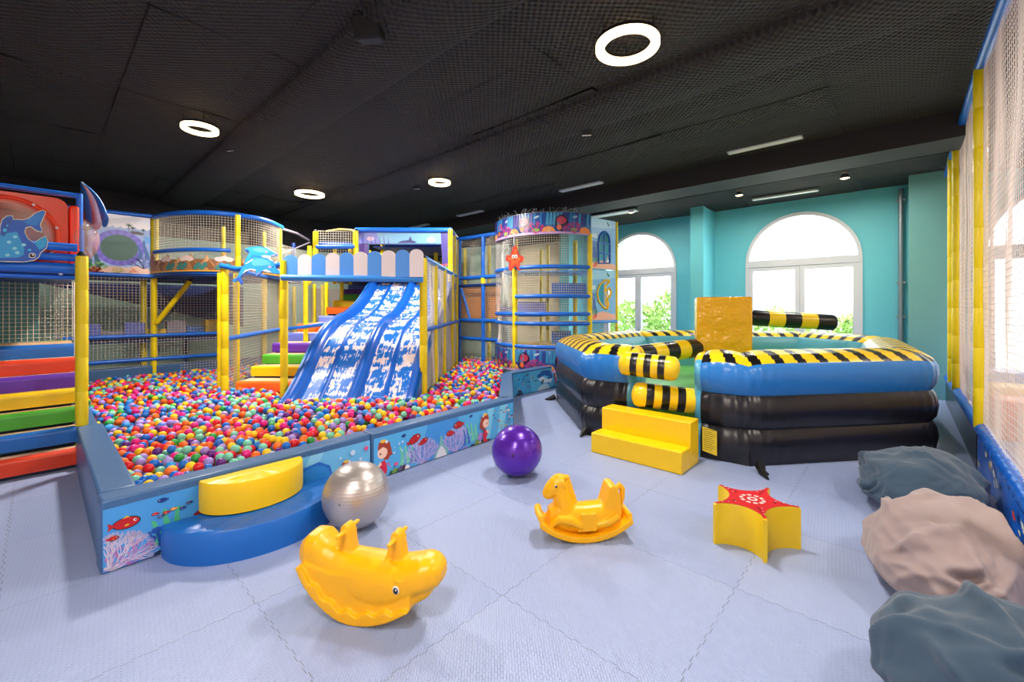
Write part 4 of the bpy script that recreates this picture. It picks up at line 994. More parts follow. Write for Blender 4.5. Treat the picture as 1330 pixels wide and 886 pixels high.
# ------------------------------------------------------------------ rainbow stairs beside slide
t=thing('rainbow_staircase','rounded rainbow coloured foam staircase climbing behind the left edge of the slide','stairs',LD(-4,8,0))
fx=[(7.0,.50,'v_orange'),(7.4,.69,'v_yellow'),(7.74,.86,'v_green'),(8.06,1.04,'v_purple'),(8.6,1.20,'v_lilac'),(9.0,1.37,'v_orange'),(10.0,1.52,'v_lilac'),(10.4,1.72,'v_orange'),(10.8,1.89,'v_yellow'),(11.2,2.06,'v_green'),(11.5,2.20,'v_purple'),(11.8,2.33,'v_lilac')]
stairs(t,[(d-7.0,z,m_,0,1.08) for d,z,m_ in fx],LD(-4.5,7.0,0),(RX,RY,0),(FX,FY,0),1,.6,rise=.165)
for k,(d,z,m_) in enumerate(fx):
    b=MB(); d1=fx[k+1][0] if k+1<len(fx) else d+.6
    vs=[tuple(LD(l,dd,zz)) for zz in (z-.5,z-.05) for (l,dd) in ((-4.48,d+.08),(-3.44,d+.08),(-3.44,d1+.05),(-4.48,d1+.05))]
    b.add(vs,[(0,3,2,1),(4,5,6,7),(0,1,5,4),(1,2,6,5),(2,3,7,6),(3,0,4,7)]); b.build('support_block',['navy_pad'],t,smooth=0)
t=thing('stair_frame','yellow posts and sloping blue rail around the rainbow foam staircase','play structure',LD(-4,9.5,0))
for u,d,z0,z1 in ((372,10.4,.3,2.35),(397,8.55,.3,2.40),(408,10.8,.3,2.3),(424,11.0,1.3,2.35),(444,10.95,1.4,2.35),(382,12.2,.3,2.3),(419,11.9,1.0,2.35)): post(t,W(u,d,z0),W(u,d,z1),.045)
rail(t,[P(366,428,8.6),P(397,424.5,8.5),P(432,420,8.45)],.035)
net(t,[W(366,9.7),W(450,12.1)],.4,2.35,.05,.0034,'net'); net(t,[W(363,9.8),W(375,12.6)],.4,2.35,.05,.0034,'net')
bk=MB(); bk.add([tuple(W(300,12.0,.2)),tuple(W(470,14.0,.2)),tuple(W(470,14.0,2.3)),tuple(W(300,12.0,2.3))],[(0,1,2,3)]); bk.build('back_cloth',[mat('grey_cloth',(176,168,160),.8)],t,smooth=0,mods=sol3)
# ------------------------------------------------------------------ right net wall of the slide
t=thing('slide_side_net','row of yellow posts with white netting along the right side of the slide','play structure',LD(-1.39,8.7,0))
for u,d in ((565.5,7.76),(576.5,8.75),(587,9.94),(592.5,10.72)): post(t,LD(-1.39,d,.2),LD(-1.39,d,2.49),.05)
rail(t,[LD(-1.39,6.82,2.49),LD(-1.39,10.9,2.49)],.045,'light_blue_pad'); rail(t,[LD(-1.37,6.8,1.35),LD(-1.37,10.9,1.37)],.038)
net(t,[LD(-1.39,6.8),LD(-1.39,10.9)],.35,2.46,.05,.0042,'net_white','net',wav=.05)
# ------------------------------------------------------------------ upper deck behind the slide
t=thing('upper_play_deck','upper play deck behind the scalloped board with undersea banner, blue rails and yellow posts','play structure',LD(-2.6,10,0))
def pz(u,v,d): return P(u,v,d)
for u,d in ((585,9.85),(590,10.5),(593.5,11.2),(597.2,11.85)): post(t,W(u,d,2.3),W(u,d,3.5),.055 if u==585 else .045)
post(t,W(604,11.6,2.3),W(604,11.6,3.3),.045)
rail(t,[W(462,9.9,3.5),W(585,9.9,3.5)],.055); rail(t,[LD(-1.41,9.85,3.5),LD(-1.42,11.9,3.5)],.045)
net(t,[LD(-1.41,9.85),LD(-1.42,11.9)],2.5,3.48,.055,.0036,'net_white')
rail(t,[LD(-3.6,9.9,2.46),LD(-1.4,9.9,2.46)],.05,'navy_pad')
b=MB(); vs=[tuple(LD(l,d,z)) for z in (2.36,2.42) for (l,d) in ((-4.6,9.95),(-1.4,9.95),(-1.4,12.6),(-4.6,12.6))]; b.add(vs,[(0,3,2,1),(4,5,6,7),(0,1,5,4),(1,2,6,5),(2,3,7,6),(3,0,4,7)]); b.build('deck_floor',['navy_pad'],t,smooth=0)
# banner
f=lambda x,y: LD(-3.55+x,9.93,y); ban=MB(); 
def bx(x0,x1,z0,z1):
    vs=[tuple(LD(-3.55+x,9.94+dd,z)) for dd in (0,.02) for (x,z) in ((x0,z0),(x1,z0),(x1,z1),(x0,z1))]; ban.add(vs,[(0,1,2,3),(7,6,5,4),(0,4,5,1),(1,5,6,2),(2,6,7,3),(3,7,4,0)],0,(72,110,160))
bx(0,2.13,3.17,3.47); bx(1.95,2.13,2.45,3.17); bx(0,.24,2.75,3.17)
bo=ban.build('undersea_banner',['print'],t,smooth=0)
pc=Pic(f,(-FX,-FY,0)); pc.poly([(.02,3.19),(2.1,3.19),(2.1,3.45),(.02,3.45)],(110,160,190)); pc.poly([(0.02,3.19),(.5,3.19),(.42,3.45),(.02,3.45)],(110,120,190)); pc.poly([(1.95,2.46),(2.11,2.46),(2.11,3.45),(1.9,3.45)],(64,58,130)); pc.poly([(.02,2.76),(.22,2.76),(.22,3.18),(.02,3.18)],(70,50,120))
pc.poly([(.9,3.20),(1.3,3.2),(1.35,3.23),(1.24,3.26),(1.2,3.36),(1.16,3.27),(1.0,3.25)],(60,60,110)); pc.ell(1.68,3.27,.1,.06,(214,170,150)); pc.ell(1.68,3.30,.06,.05,(226,190,160)); pc.ell(.28,3.3,.09,.05,(190,160,180))
for k in range(7): pc.line((.1+.1*k,3.19),(.08+.1*k,3.33+.04*(k%3)),.025,(80,70,160),.004)
pc.coral(2.03,2.5,.3,(236,110,70),.5,5,2,3,.02); pc.ell(2.04,2.62,.05,.04,(60,150,60)); pc.coral(.12,2.8,.2,(230,90,120),.8,5,2,4,.02)
tag(pc.mb.build('printed_seascape',['print'],bo,smooth=0))
# inner posts, canopy bars
for u,d,z0,z1 in ((480,11.2,2.4,3.2),(497,10.6,2.4,3.3),(514,12.0,2.4,3.1),(539,11.4,2.4,3.2),(566,11.2,2.4,3.25),(574,12.0,2.4,3.1),(549,12.6,2.4,2.9)): post(t,W(u,d,z0),W(u,d,z1),.05)
for a,b_ in ((P(492,314,10.3),P(572,312,10.3)),(P(492,314,10.3),P(515,327,12)),(P(572,312,10.3),P(515,326,12)),(P(497,320,10.6),P(575,324,12)),(P(500,317,10.2),P(572,317,10.2))): rail(t,[a,b_],.04,'navy_pad')
b=MB(); vs=[tuple(LD(l,d,z)) for z in (3.14,3.17) for (l,d) in ((-3.3,10.2),(-1.6,10.2),(-1.6,11.8),(-3.3,11.8))]; b.add(vs,[(0,3,2,1),(4,5,6,7),(0,1,5,4),(1,2,6,5),(2,3,7,6),(3,0,4,7)]); b.build('canopy_panel',['navy_pad'],t,smooth=0)
bk=MB(); bk.add([tuple(LD(-5.2,12.9,2.4)),tuple(LD(-1.3,12.9,2.4)),tuple(LD(-1.3,12.9,3.1)),tuple(LD(-5.2,12.9,3.1))],[(0,1,2,3)]); bk.build('back_cloth',[mat('sage_cloth',(170,180,150),.8)],t,smooth=0,mods=sol3)
# small netted turret left
t=thing('netted_turret','small square netted turret with two yellow posts above the left scallops','play structure',LD(-4.1,9.6,2.3))
post(t,W(410,9.6,2.3),W(410,9.6,3.40),.06,cap=True); post(t,W(462,9.7,2.3),W(462,9.7,3.44),.06,cap=True); post(t,W(435,10.9,2.3),W(435,10.9,3.3),.05); post(t,W(455,11,2.3),W(455,11,3.2),.045); post(t,W(402,10.4,2.3),W(402,10.4,3.2),.05)
rail(t,[W(411,9.58,3.06),W(461,9.68,3.08)],.05); rail(t,[W(411,9.6,2.45),W(461,9.7,2.45)],.05,'navy_pad'); rail(t,[W(410,10.6,3.3),W(462,10.8,3.3)],.04,'navy_pad')
net(t,[W(410,9.6),W(462,9.7)],2.45,3.42,.055,.004,'net')
rail(t,[P(424,300.5,9.7),P(440,298,9.9),P(455,298.5,9.9),P(464,301,9.7)],.02,m='wood_yellow',name='curved_rod')
# netted canopy between balcony and turret
t=thing('net_tunnel','netted walkway between the round balcony and the turret','play structure',LD(-5,11,2.3))
rail(t,[P(365,297,9.7),P(385,303,10.6),P(401,312,11.3)],.03,'v_grey'); rail(t,[P(365,330,9.9),P(385,322,10.8),P(402,315,11.3)],.02,'v_grey')
net(t,[W(365,9.8),W(402,11.2)],2.4,3.15,.05,.0034,'net'); post(t,W(401,11.3,2.3),W(401,11.3,3.15),.05); post(t,W(381,10.6,2.3),W(381,10.6,3.3),.05,'navy_pad')
# ------------------------------------------------------------------ back section with orange rope net
t=thing('rope_net_bay','blue-railed bay with orange rope net between the slide and the round tower','play structure',W(625,10.8,0))
A_=W(597,11.25);B_=W(650,10.3)
for z,r in ((3.5,.05),(2.47,.05),(1.385,.045),(.92,.045)): rail(t,[(A_.x,A_.y,z),(B_.x,B_.y,z)],r)
rail(t,[(A_.x,A_.y,2.27),(B_.x,B_.y,2.27)],.04,'navy_pad')
C_=A_.lerp(B_,.6); post(t,(C_.x,C_.y,.2),(C_.x,C_.y,3.5),.05,'blue_pad'); post(t,(C_.x,C_.y,2.30),(C_.x,C_.y,2.45),.062,'yellow_pad')
post(t,(A_.x,A_.y,.2),(A_.x,A_.y,3.5),.045,'blue_pad')
D_=A_.lerp(B_,.72); post(t,(D_.x+FX*.4,D_.y+FY*.4,.2),(D_.x+FX*.4,D_.y+FY*.4,3.3),.045)
net(t,[A_,B_],.4,2.42,.055,.003,'net'); net(t,[A_,B_],2.5,3.46,.05,.0036,'net',wav=.1)
o=MB(); n_=26; dd=Vector((FX,FY,0))*.35
for k in range(-10,n_+1):
    for sgn in (1,-1):
        pts=[]
        for j in range(21):
            s_=(k/n_+ (j/20)*.30*1) if sgn>0 else (k/n_+.30-(j/20)*.30)
            if 0<=s_<=1: q=A_.lerp(B_,s_)+dd+Vector((0,0,.06*math.sin(PI*s_))); pts.append(Vector((q.x,q.y,1.44+.80*j/20)))
        if len(pts)>1: o.tube(pts,.018,4,caps=False)
o.build('rope_net',['rope_orange'],t,smooth=0)
rail(t,[Vector((*A_.lerp(B_,.05)[:2],2.2)),Vector((*A_.lerp(B_,.28)[:2],1.4))],.03)
bk=MB(); a=W(595,12.3);b_=W(660,11.4); bk.add([(a.x,a.y,.2),(b_.x,b_.y,.2),(b_.x,b_.y,3.4),(a.x,a.y,3.4)],[(0,1,2,3)]); bk.build('back_cloth',['teal_dull'],t,smooth=0,mods=sol3)
# ------------------------------------------------------------------ round climbing tower
t=thing('round_climbing_tower','round netted climbing tower with undersea banners and blue hoops beside the left arched window','play structure',W(710,9.8,0))
tp=[lu(645,10.3),lu(651,9.95),lu(668,9.5),lu(700,9.18),lu(735,9.13),lu(766,9.35)]
tpath=[LD(p.x,p.y,0) for p in smoothpath([Vector(p) for p in tp],5)]
def tz(z,m_='blue_pad',r=.045,name='hoop',off=.0):
    return rail(t,[(p.x,p.y,z) for p in tpath],r,m_,name)
for z in (2.58,1.57,1.36,.86): tz(z)
rail(t,[(p.x,p.y,1.95) for p in tpath[10:]],.045,'blue_pad','hoop')
tz(3.74,'metal',.015,'top_wire')
net(t,[p for p in tpath[10:]],.8,3.3,.052,.004,'net')
net(t,[p for p in tpath[:11]],.8,3.3,.052,.0042,'net_white',wav=.10)
for u,d,z0,z1,r in ((669,9.5,.4,2.58,.06),(766,9.36,.4,3.3,.055),(711.5,10.4,.8,3.2,.045),(703,11.0,.8,3.2,.045),(747,10.3,.8,3.3,.055),(671,10.0,2.6,3.3,.04),(649,10.25,1.3,1.6,.05)): post(t,W(u,d,z0),W(u,d,z1),r)
post(t,W(668,9.5,.3),W(668,9.5,3.72),.02,'metal')
TS=[0]
for a,b_ in zip(tpath,tpath[1:]): TS.append(TS[-1]+(b_-a).length)
def ont(s_,z,off=.03):
    s_=max(0,min(TS[-1],s_)); k=0
    while k<len(TS)-2 and s_>TS[k+1]: k+=1
    q=tpath[k].lerp(tpath[k+1],(s_-TS[k])/(TS[k+1]-TS[k])); d=(tpath[k+1]-tpath[k]).normalized(); n=Vector((d.y,-d.x,0)); return q+n*off+Vector((0,0,z)),n
def tbanner(z0,z1,nm,seed):
    mb=MB(); N=60
    for i in range(N):
        s0,s1=TS[-1]*i/N,TS[-1]*(i+1)/N; a,_=ont(s0,z0);b_,_=ont(s1,z0); mb.add([tuple(a),tuple(b_),(b_.x,b_.y,z1),(a.x,a.y,z1)],[(0,1,2,3)],0,(52,96,170))
    ob=mb.build(nm,['print'],t,smooth=60,mods=lambda o:setattr(o.modifiers.new('solid','SOLIDIFY'),'thickness',.012))
    pc=Pic(lambda x,y:ont(x,y,.034)[0],lambda x,y:ont(x,y)[1]); R=random.Random(seed); H=z1-z0
    for i in range(int(TS[-1]/.07)):
        x=.07*i; pc.poly([(x,z0),(x+.07,z0),(x+.07,z0+.05),(x,z0+.05)],(196,160,220),lay=.0006); c=R.choice([(40,120,190),(70,60,150),(30,70,150),(60,150,200)])
        pc.poly([(x,z0+H*.45),(x+.06,z0+H*.4),(x+.07,z1-.01),(x+.02,z1-.01)],c,lay=.0004)
    x=.12
    k=0
    while x<TS[-1]-.1:
        if k%3==0: pc.poly([(x-.16,z0+.03),(x-.1,z0+H*.3),(x,z0+H*.36),(x+.1,z0+H*.28),(x+.16,z0+.03)],(238,140,70)); pc.coral(x,z0+.03,H*.5,(240,190,120),.9,7,1,k+seed,.012)
        elif k%3==1: pc.ell(x,z0+H*.5,.14,H*.4,(44,26,66)); pc.ell(x,z0+H*.62,.10,.08,(190,60,90)); pc.ell(x-.05,z0+H*.3,.05,.06,(226,110,70)); pc.ell(x+.06,z0+H*.25,.05,.05,(120,60,140))
        else: pc.coral(x,z0+.02,H*.7,(196,60,140),1.0,9,2,k+seed,.014); pc.ell(x,z0+H*.2,.08,.04,(130,190,80)); pc.ell(x+.02,z0+H*.8,.06,.025,(170,200,220),a=.3)
        x+=.27; k+=1
    pc.mb.build('printed_seascape',['print'],ob,smooth=0)
tbanner(3.27,3.73,'top_banner',3); tbanner(.32,.80,'base_banner',8)
R=random.Random(21); b=MB()
for k in range(46):
    s_=R.uniform(.1,TS[-1]); q,_=ont(s_,3.75,0); L=R.uniform(.04,.10); q2=q+Vector((R.uniform(-.1,.1),R.uniform(-.1,.1),L)); b.tube([q,q.lerp(q2,.6)+Vector((0,0,.03)),q2],.004,4)
b.build('cable_ties',['metal'],t,smooth=0)
def slab(uvs,z0,z1,m_,name='platform',par=None,bev=.02):
    b=MB(); n=len(uvs); vs=[tuple(W(u,d,z)) for z in (z0,z1) for u,d in uvs]; b.add(vs,[tuple(range(n))[::-1],tuple(range(n,2*n))]+[(i,(i+1)%n,n+(i+1)%n,n+i) for i in range(n)])
    return b.build(name,[m_],par or t,smooth=30,mods=bevel(bev,2))
slab([(669,9.6),(700,9.3),(735,9.25),(740,9.9),(715,10.6),(672,10.4)],.82,.88,'wood_yellow'); slab([(716,9.6),(742,9.6),(742,10.3),(716,10.3)],.885,1.15,'v_blue','step_block')
slab([(711,9.5),(764,9.6),(762,10.8),(712,10.6)],1.33,1.38,'wood_yellow'); slab([(669,9.7),(715,9.5),(716,10.6),(674,10.6)],1.96,2.01,'wood_yellow')
slab([(672,9.9),(709,9.75),(709,10.6),(676,10.6)],1.50,1.84,'v_lilac','step_block'); slab([(716,9.6),(762,9.7),(760,10.8),(718,10.7)],1.99,2.26,'v_blue','step_block')
slab([(650,10.3),(666,10.0),(668,10.7),(652,10.9)],1.48,1.72,'navy_pad','step_block'); slab([(652,10.1),(668,9.75),(668,10.6),(655,10.8)],.8,.86,'light_blue_pad'); slab([(652,10.1),(668,9.75),(764,9.6),(762,10.8),(655,10.8)],2.5,2.54,'light_blue_pad')
# right side printed panel
pa=W(767.5,9.36); pb=W(799.5,9.85); dd=(pb-pa).normalized(); PW=(pb-pa).length; nn=Vector((dd.y,-dd.x,0))
def tm(z0): return lambda x,y: pa+dd*x+Vector((0,0,z0+y))
def uvx(u,v): # column/row in photo -> panel coords
    t_=(u-767.5)/32.0; d=9.36+(9.85-9.36)*t_; q=P(u,v,d); return ((q-pa).to_2d().length, q.z)
win=[uvx(777+0,342),uvx(791.5,342),uvx(791.5,318)]+[uvx(784.2+7.3*math.cos(a),316-15*math.sin(a)) for a in [PI*k/10 for k in range(1,10)]]+[uvx(777,318)]
fish_=[uvx(u,v) for u,v in ((791,364),(785,364),(778.5,370),(775,380),(777,391),(783,399.5),(788,401.5),(790,396),(788,388),(791,386),(793.5,380),(791,374),(787,378),(786,372),(791,366))]
for z0,z1,hole,kind in ((2.56,3.68,win,'window'),(1.42,2.54,fish_,'fish')):
    b=MB(); H=z1-z0; hl=[(x,y-z0) for x,y in hole]; f=tm(z0)
    oc=[(0,0),(PW,0),(PW,H),(0,H)]; holed(b,oc,[hl],f,0,(112,176,232)); holed(b,oc,[hl],lambda x,y:f(x,y)-nn*.03,0,(112,176,232))
    for lp in (oc,hl):
        k=len(lp); b.add([tuple(f(x,y)) for x,y in lp]+[tuple(f(x,y)-nn*.03) for x,y in lp],[(i,(i+1)%k,k+(i+1)%k,k+i) for i in range(k)],0,(70,130,210) if kind=='window' else (250,214,60))
    ob=b.build('printed_panel',['print'],t,smooth=0)
    pc=Pic(f,nn); mnx=min(x for x,_ in hl)-.04
    pc.poly([(.01,0.01),(PW-.01,.01),(PW-.01,.12),(PW*.5,.2),(.01,.14)],(238,176,150)); pc.poly([(.01,.15),(mnx,.2),(mnx,.6),(.01,.62)],(70,120,200)); pc.poly([(.01,H*.62),(mnx,H*.60),(mnx,H*.7),(.01,H*.68)],(190,220,244)); pc.poly([(.01,H*.8),(PW-.01,H*.86),(PW-.01,H-.01),(.01,H-.01)],(150,205,240))
    pc.weed(.07,.12,.42,(40,90,160),3,2); pc.coral(.12,.1,.2,(110,170,90),.9,5,2,4,.014); pc.ell(.14,.1,.05,.04,(224,80,60)); pc.ell(.09,.06,.04,.03,(236,120,90)); pc.ell(PW*.7,H*.9,.03,.03,(40,110,110)); pc.ell(PW*.66,H*.94,.02,.03,(40,110,110))
    # raised rim of the cut-out
    pc.mb.build('printed_seascape',['print'],ob,smooth=0)
    rm=MB(); rm.tube([f(x,y)+nn*.01 for x,y in hl],.022 if kind=='window' else .02,6,closed=True,caps=False); 
    if kind=='window':
        xs=[x for x,_ in hl]; ym=sum(y for _,y in hl)/len(hl); xm=(min(xs)+max(xs))/2
        rm.tube([f(xm,min(y for _,y in hl)),f(xm,max(y for _,y in hl))],.022,6)
        for yy in (.36,.58): rm.tube([f(min(xs),yy),f(max(xs),yy)],.022,6)
    else: rm.tube([f(*[(q[0],q[1]-z0) for q in [uvx(u_,v_)]][0])+nn*.005 for u_,v_ in ((786.5,372),(785,379),(788,384),(786,392),(788,400))],.014,6)
    rm.build('cutout_rim',['v_blue' if kind=='window' else 'v_yellow'],ob,smooth=60)
post(t,W(801,9.9,.6),W(801,9.9,3.68),.03); rail(t,[W(767,9.34,1.39),W(801,9.86,1.39)],.03,'light_blue_pad')
net(t,[W(767,9.36),W(801,9.88)],.7,1.38,.05,.0034,'net')
# starfish sign
t=thing('starfish_sign','smiling orange starfish cutout on the front post of the round tower','sign',P(669,336,9.3))
def c7(x,y): return P(580+x/3.69,260+y/3.69,9.36)
st=[(334,218),(345,262),(372,274),(370,292),(348,300),(358,332),(345,337),(328,312),(312,338),(298,334),(302,298),(284,288),(288,264),(308,266),(320,226)]
cut('sign_board',st,c7,FW,.02,t,[('p',[(330,235),(336,268),(356,280),(340,296),(345,322),(328,300),(308,322),(312,292),(296,276),(314,276)],(238,100,40)),('e',(319,271,7,9),(250,250,250)),('e',(333,270,7,9),(250,250,250)),('e',(320,272,3,5),(20,20,20)),('e',(332,271,3,5),(20,20,20)),('e',(326,286,7,2.5),(110,20,20)),('e',(330,240,4,3),(250,150,60)),('e',(300,280,3,3),(250,150,60)),('e',(350,285,3,3),(250,150,60))],edge=(190,40,24),grow=1.6,basec=(222,62,34))
# ------------------------------------------------------------------ inflatable arena
AR=[(-3.16,4.92),(-1.21,5.12),(.30,6.95),(.02,9.9),(-1.55,11.0),(-4.55,8.95),(-4.68,6.35)]   # B E F G H I A
t=thing('inflatable_arena','round inflatable arena with blue and black walls and yellow-black striped rim','inflatable',(-2.3,7.7,0))
prof=[(0.0,.0),(-.03,.10),(-.055,.2),(-.03,.31),(.02,.375),(-.03,.44),(-.055,.56),(-.03,.68),(.02,.745),(-.03,.82),(-.06,.93),(-.045,1.03),(0,1.10),(.03,1.125),(.12,1.185),(.24,1.215),(.36,1.215),(.48,1.18),(.56,1.115),(.58,1.08),(.62,.96),(.64,.80),(.60,.62),(.60,.3),(.60,0)]
prof=[(x*.75 if x<0 else x,z) for x,z in prof]
def densify(p,a,b,m_):
    out=list(p[:a])
    for i in range(a,b):
        for k in range(m_): out.append((p[i][0]+(p[i+1][0]-p[i][0])*k/m_,p[i][1]+(p[i+1][1]-p[i][1])*k/m_))
    return out+list(p[b:])
prof=densify(prof,12,18,5); ncol=len(prof)-1
def seccol(k,s_):
    zm=(prof[k][1]+prof[k+1][1])/2; x=(prof[k][0]+prof[k+1][0])/2
    if k<12 and zm<.745: return (26,26,34)
    if k<12: return (42,124,206)
    if k>=42: return (96,178,206)
    # striped cover, slanting
    ph=(s_+ (x)*.28)/.27
    return (18,18,20) if (ph%1)<.42 else (250,208,24)
def arena_wall(pts,name,cap0=False,cap1=False,widecol=None):
    mb=MB(); P_=[Vector(p) for p in pts]
    # insert samples
    samp=[]; s=0; corners=[]
    for i in range(len(P_)-1):
        a,b_=P_[i],P_[i+1]; L=(b_-a).length; n=max(6,int(L/.018))
        for k in range(n+(1 if i==len(P_)-2 else 0)): samp.append((a.lerp(b_,k/n),s+L*k/n,i,k/n))
        s+=L; corners.append(s)
    def nrm(a,b_): d=(b_-a).normalized(); return Vector((-d.y,d.x))      # inward (outline is walked counter-clockwise)
    norms=[nrm(P_[i],P_[i+1]) for i in range(len(P_)-1)]
    vs=[]
    for (p,ss,i,f_) in samp:
        n=norms[i]; L=(P_[i+1]-P_[i]).length
        # mitre blending near corners
        def mit(n1,n2): m_=(n1+n2).normalized(); return m_/max(.5,m_.dot(n1))
        n0=mit(norms[i-1],n) if i>0 else n; n1=mit(n,norms[i+1]) if i+1<len(norms) else n
        # offset lines: inner point = lerp between mitred corner offsets
        e=min(f_,1-f_)*L
        pin=.045*math.exp(-e/.10)               # pinch towards seams at panel joints
        wr=.006*math.sin(ss*47)*math.exp(-e/.25)
        nf=n0.lerp(n1,f_)
        for (x,z) in prof:
            xx=x+(pin+wr)*(1 if x<.3 else -1)*(0 if z<=0 else 1); zz=z-(pin*.8 if z>1.05 else 0)
            base=P_[i].lerp(P_[i+1],f_); q=base+nf*xx; vs.append((q.x,q.y,max(0,zz)))
    n=len(prof); fs=[];cs=[]
    for j in range(len(samp)-1):
        for k in range(n-1): fs.append((j*n+k,j*n+n+k,j*n+n+k+1,j*n+k+1)); cs.append(seccol(k,(samp[j][1]+samp[j+1][1])/2))
    mb.add(vs,fs,0,cs)
    for flag,j,sg in ((cap0,0,-1),(cap1,len(samp)-1,1)):
        if flag:
            i=samp[j][2]; d=(P_[i+1]-P_[i]).normalized()*sg; o=len(mb.v)
            ring0=[Vector(vs[j*n+k]) for k in range(n)]; c=sum(ring0,Vector())/n; rings=[ring0]
            for q in range(1,5):
                a=q/4*PI/2; sc_=math.cos(a)**.6 if q<4 else 0.02; rings.append([Vector((c.x+(v.x-c.x)*sc_,c.y+(v.y-c.y)*sc_,c.z+(v.z-c.z)*(sc_*.35+.65 if q<4 else .4)))+Vector((d.x,d.y,0))*.10*math.sin(a) for v in ring0])
            for rg in rings: mb.v.extend([tuple(v) for v in rg])
            for q in range(4):
                for k in range(n-1):
                    f_=(o+q*n+k,o+q*n+k+1,o+(q+1)*n+k+1,o+(q+1)*n+k); mb.f.append(f_ if sg<0 else f_[::-1]); mb.m.append(0); mb.c.append((84,170,214) if ring0[k].z<1.1 else (250,208,24))
    return mb.build(name,['arena_paint'],t,smooth=50)
Bv=Vector(AR[0]);Ev=Vector(AR[1]); Cv=Bv.lerp(Ev,.30); Dv=Bv.lerp(Ev,.745)
arena_wall([Dv,Ev,AR[2]],'inflated_wall',cap0=True); arena_wall([AR[2],AR[3],AR[4]],'inflated_wall'); arena_wall([AR[4],AR[5],AR[6]],'inflated_wall'); arena_wall([AR[6],Bv,Cv],'inflated_wall',cap1=True)
b=MB(); ctr=Vector((-2.25,7.6)); pts=[tuple(ctr+(Vector(p)-ctr)*.92) for p in AR]
b.prism(pts,(0,0,.50),(1,0,0),(0,1,0),.50); b.build('inflated_floor',[vinyl('green_floor',(110,190,90),.35,.5,3)],t,smooth=0,mods=bevel(.05,3))
def bolster(a,b_,r,name,stripes=8,first=0,parent=None,cols=((18,18,20),(250,208,24))):
    a=Vector(a);b_=Vector(b_); L=(b_-a).length; d=(b_-a)/L; pts=[];rs=[];cs=[]
    for q in range(5): al=PI/2*q/5; pts.append(a-d*(.08*math.cos(al))); rs.append(r*max(.06,math.sin(al)))
    N=stripes*4
    for q in range(N+1): pts.append(a+d*L*q/N); rs.append(r*(1-.02*(1 if q%4==0 else 0)))
    for q in range(1,6): al=PI/2*q/5; pts.append(b_+d*(.08*math.sin(al))); rs.append(r*max(.06,math.cos(al)))
    for i in range(len(pts)-1):
        q=(i-5)//4; q=0 if i<5 else min(q,stripes-1); cs.append(cols[(q+first)%2])
    mb=MB(); mb.tube(pts,rs,20,0,cs); return mb.build(name,['arena_paint'],parent or t,smooth=50)
bolster(P(812,472,5.30),P(874,479,5.05),.145,'gate_bolster',7,1); bolster(P(829,512,5.25),P(899,521,5.1),.15,'gate_bolster',7,1)
# warning label
lb=MB(); ea=Dv+ (Ev-Dv).normalized()*.02; dl=(Ev-Dv).normalized(); nl=Vector((dl.y,-dl.x))
f=lambda x,y: Vector((ea.x+dl.x*x+nl.x*.07,ea.y+dl.y*x+nl.y*.07,y)); pc=Pic(f,(nl.x,nl.y,0)); pc.poly([(0.02,.10),(.17,.07),(.17,.34),(.02,.37)],(226,200,50))
for k in range(11): pc.line((.035,.345-.022*k),(.15-.03*(k%3==1),.338-.022*k),.006,(60,52,30))
tag(pc.mb.build('instruction_label',['print'],t,smooth=0,mods=lambda o:setattr(o.modifiers.new('solid','SOLIDIFY'),'thickness',.004)),'small yellow label of fine print')
# anchoring straps
for q,(x,y,dx,dy) in enumerate(((-1.10,5.0,.12,-.16),(-3.15,4.9,.02,-.12),(-4.75,6.35,-.14,-.06))):
    s_=MB(); s_.tube([(x,y+.06,.06),(x+dx*.4,y+dy*.4,.03),(x+dx,y+dy,.008)],[.05,.035,.012],6); s_.tube([(x-.02,y+.04,.05),(x+dx*.8,y+dy*.2,.01)],[.03,.01],6); s_.build('anchor_strap',['black'],t)
# centre machine
bc=W(937,7.35); t=thing('sweeper_machine','yellow padded pillar with two striped sweeper arms in the middle of the inflatable arena','game machine',(bc.x,bc.y,.5))
zr=math.atan2(RY,RX)-.36; hw=.41
mb=MB(); m4=Matrix.Translation((bc.x,bc.y,0))@Matrix.Rotation(zr,4,'Z'); mb.box((-hw,-hw,.5),(hw,hw,1.88),M4=m4)
mb.build('padded_pillar',['box_yellow'],t,smooth=30,mods=bevel(.035,4))
bolster(P(903,452,7.2),P(812,464,6.5),.16,'sweeper_arm',6,0)
bolster(P(976,412.5,8.0),P(1080,419,7.75),.148,'sweeper_arm',5,0)
# yellow foam steps
t=thing('foam_steps','yellow two-tier foam steps at the entrance gap of the inflatable arena','foam steps',(-2.18,4.66,0))
mb=MB(); mb.box((-2.72,4.38,0),(-1.655,4.62,.232)); mb.build('lower_step',['v_yellow'],t,smooth=30,mods=bevel(.014,3))
mb=MB(); mb.box((-2.72,4.622,0),(-1.655,4.875,.487)); mb.build('upper_step',['v_yellow'],t,smooth=30,mods=bevel(.014,3))
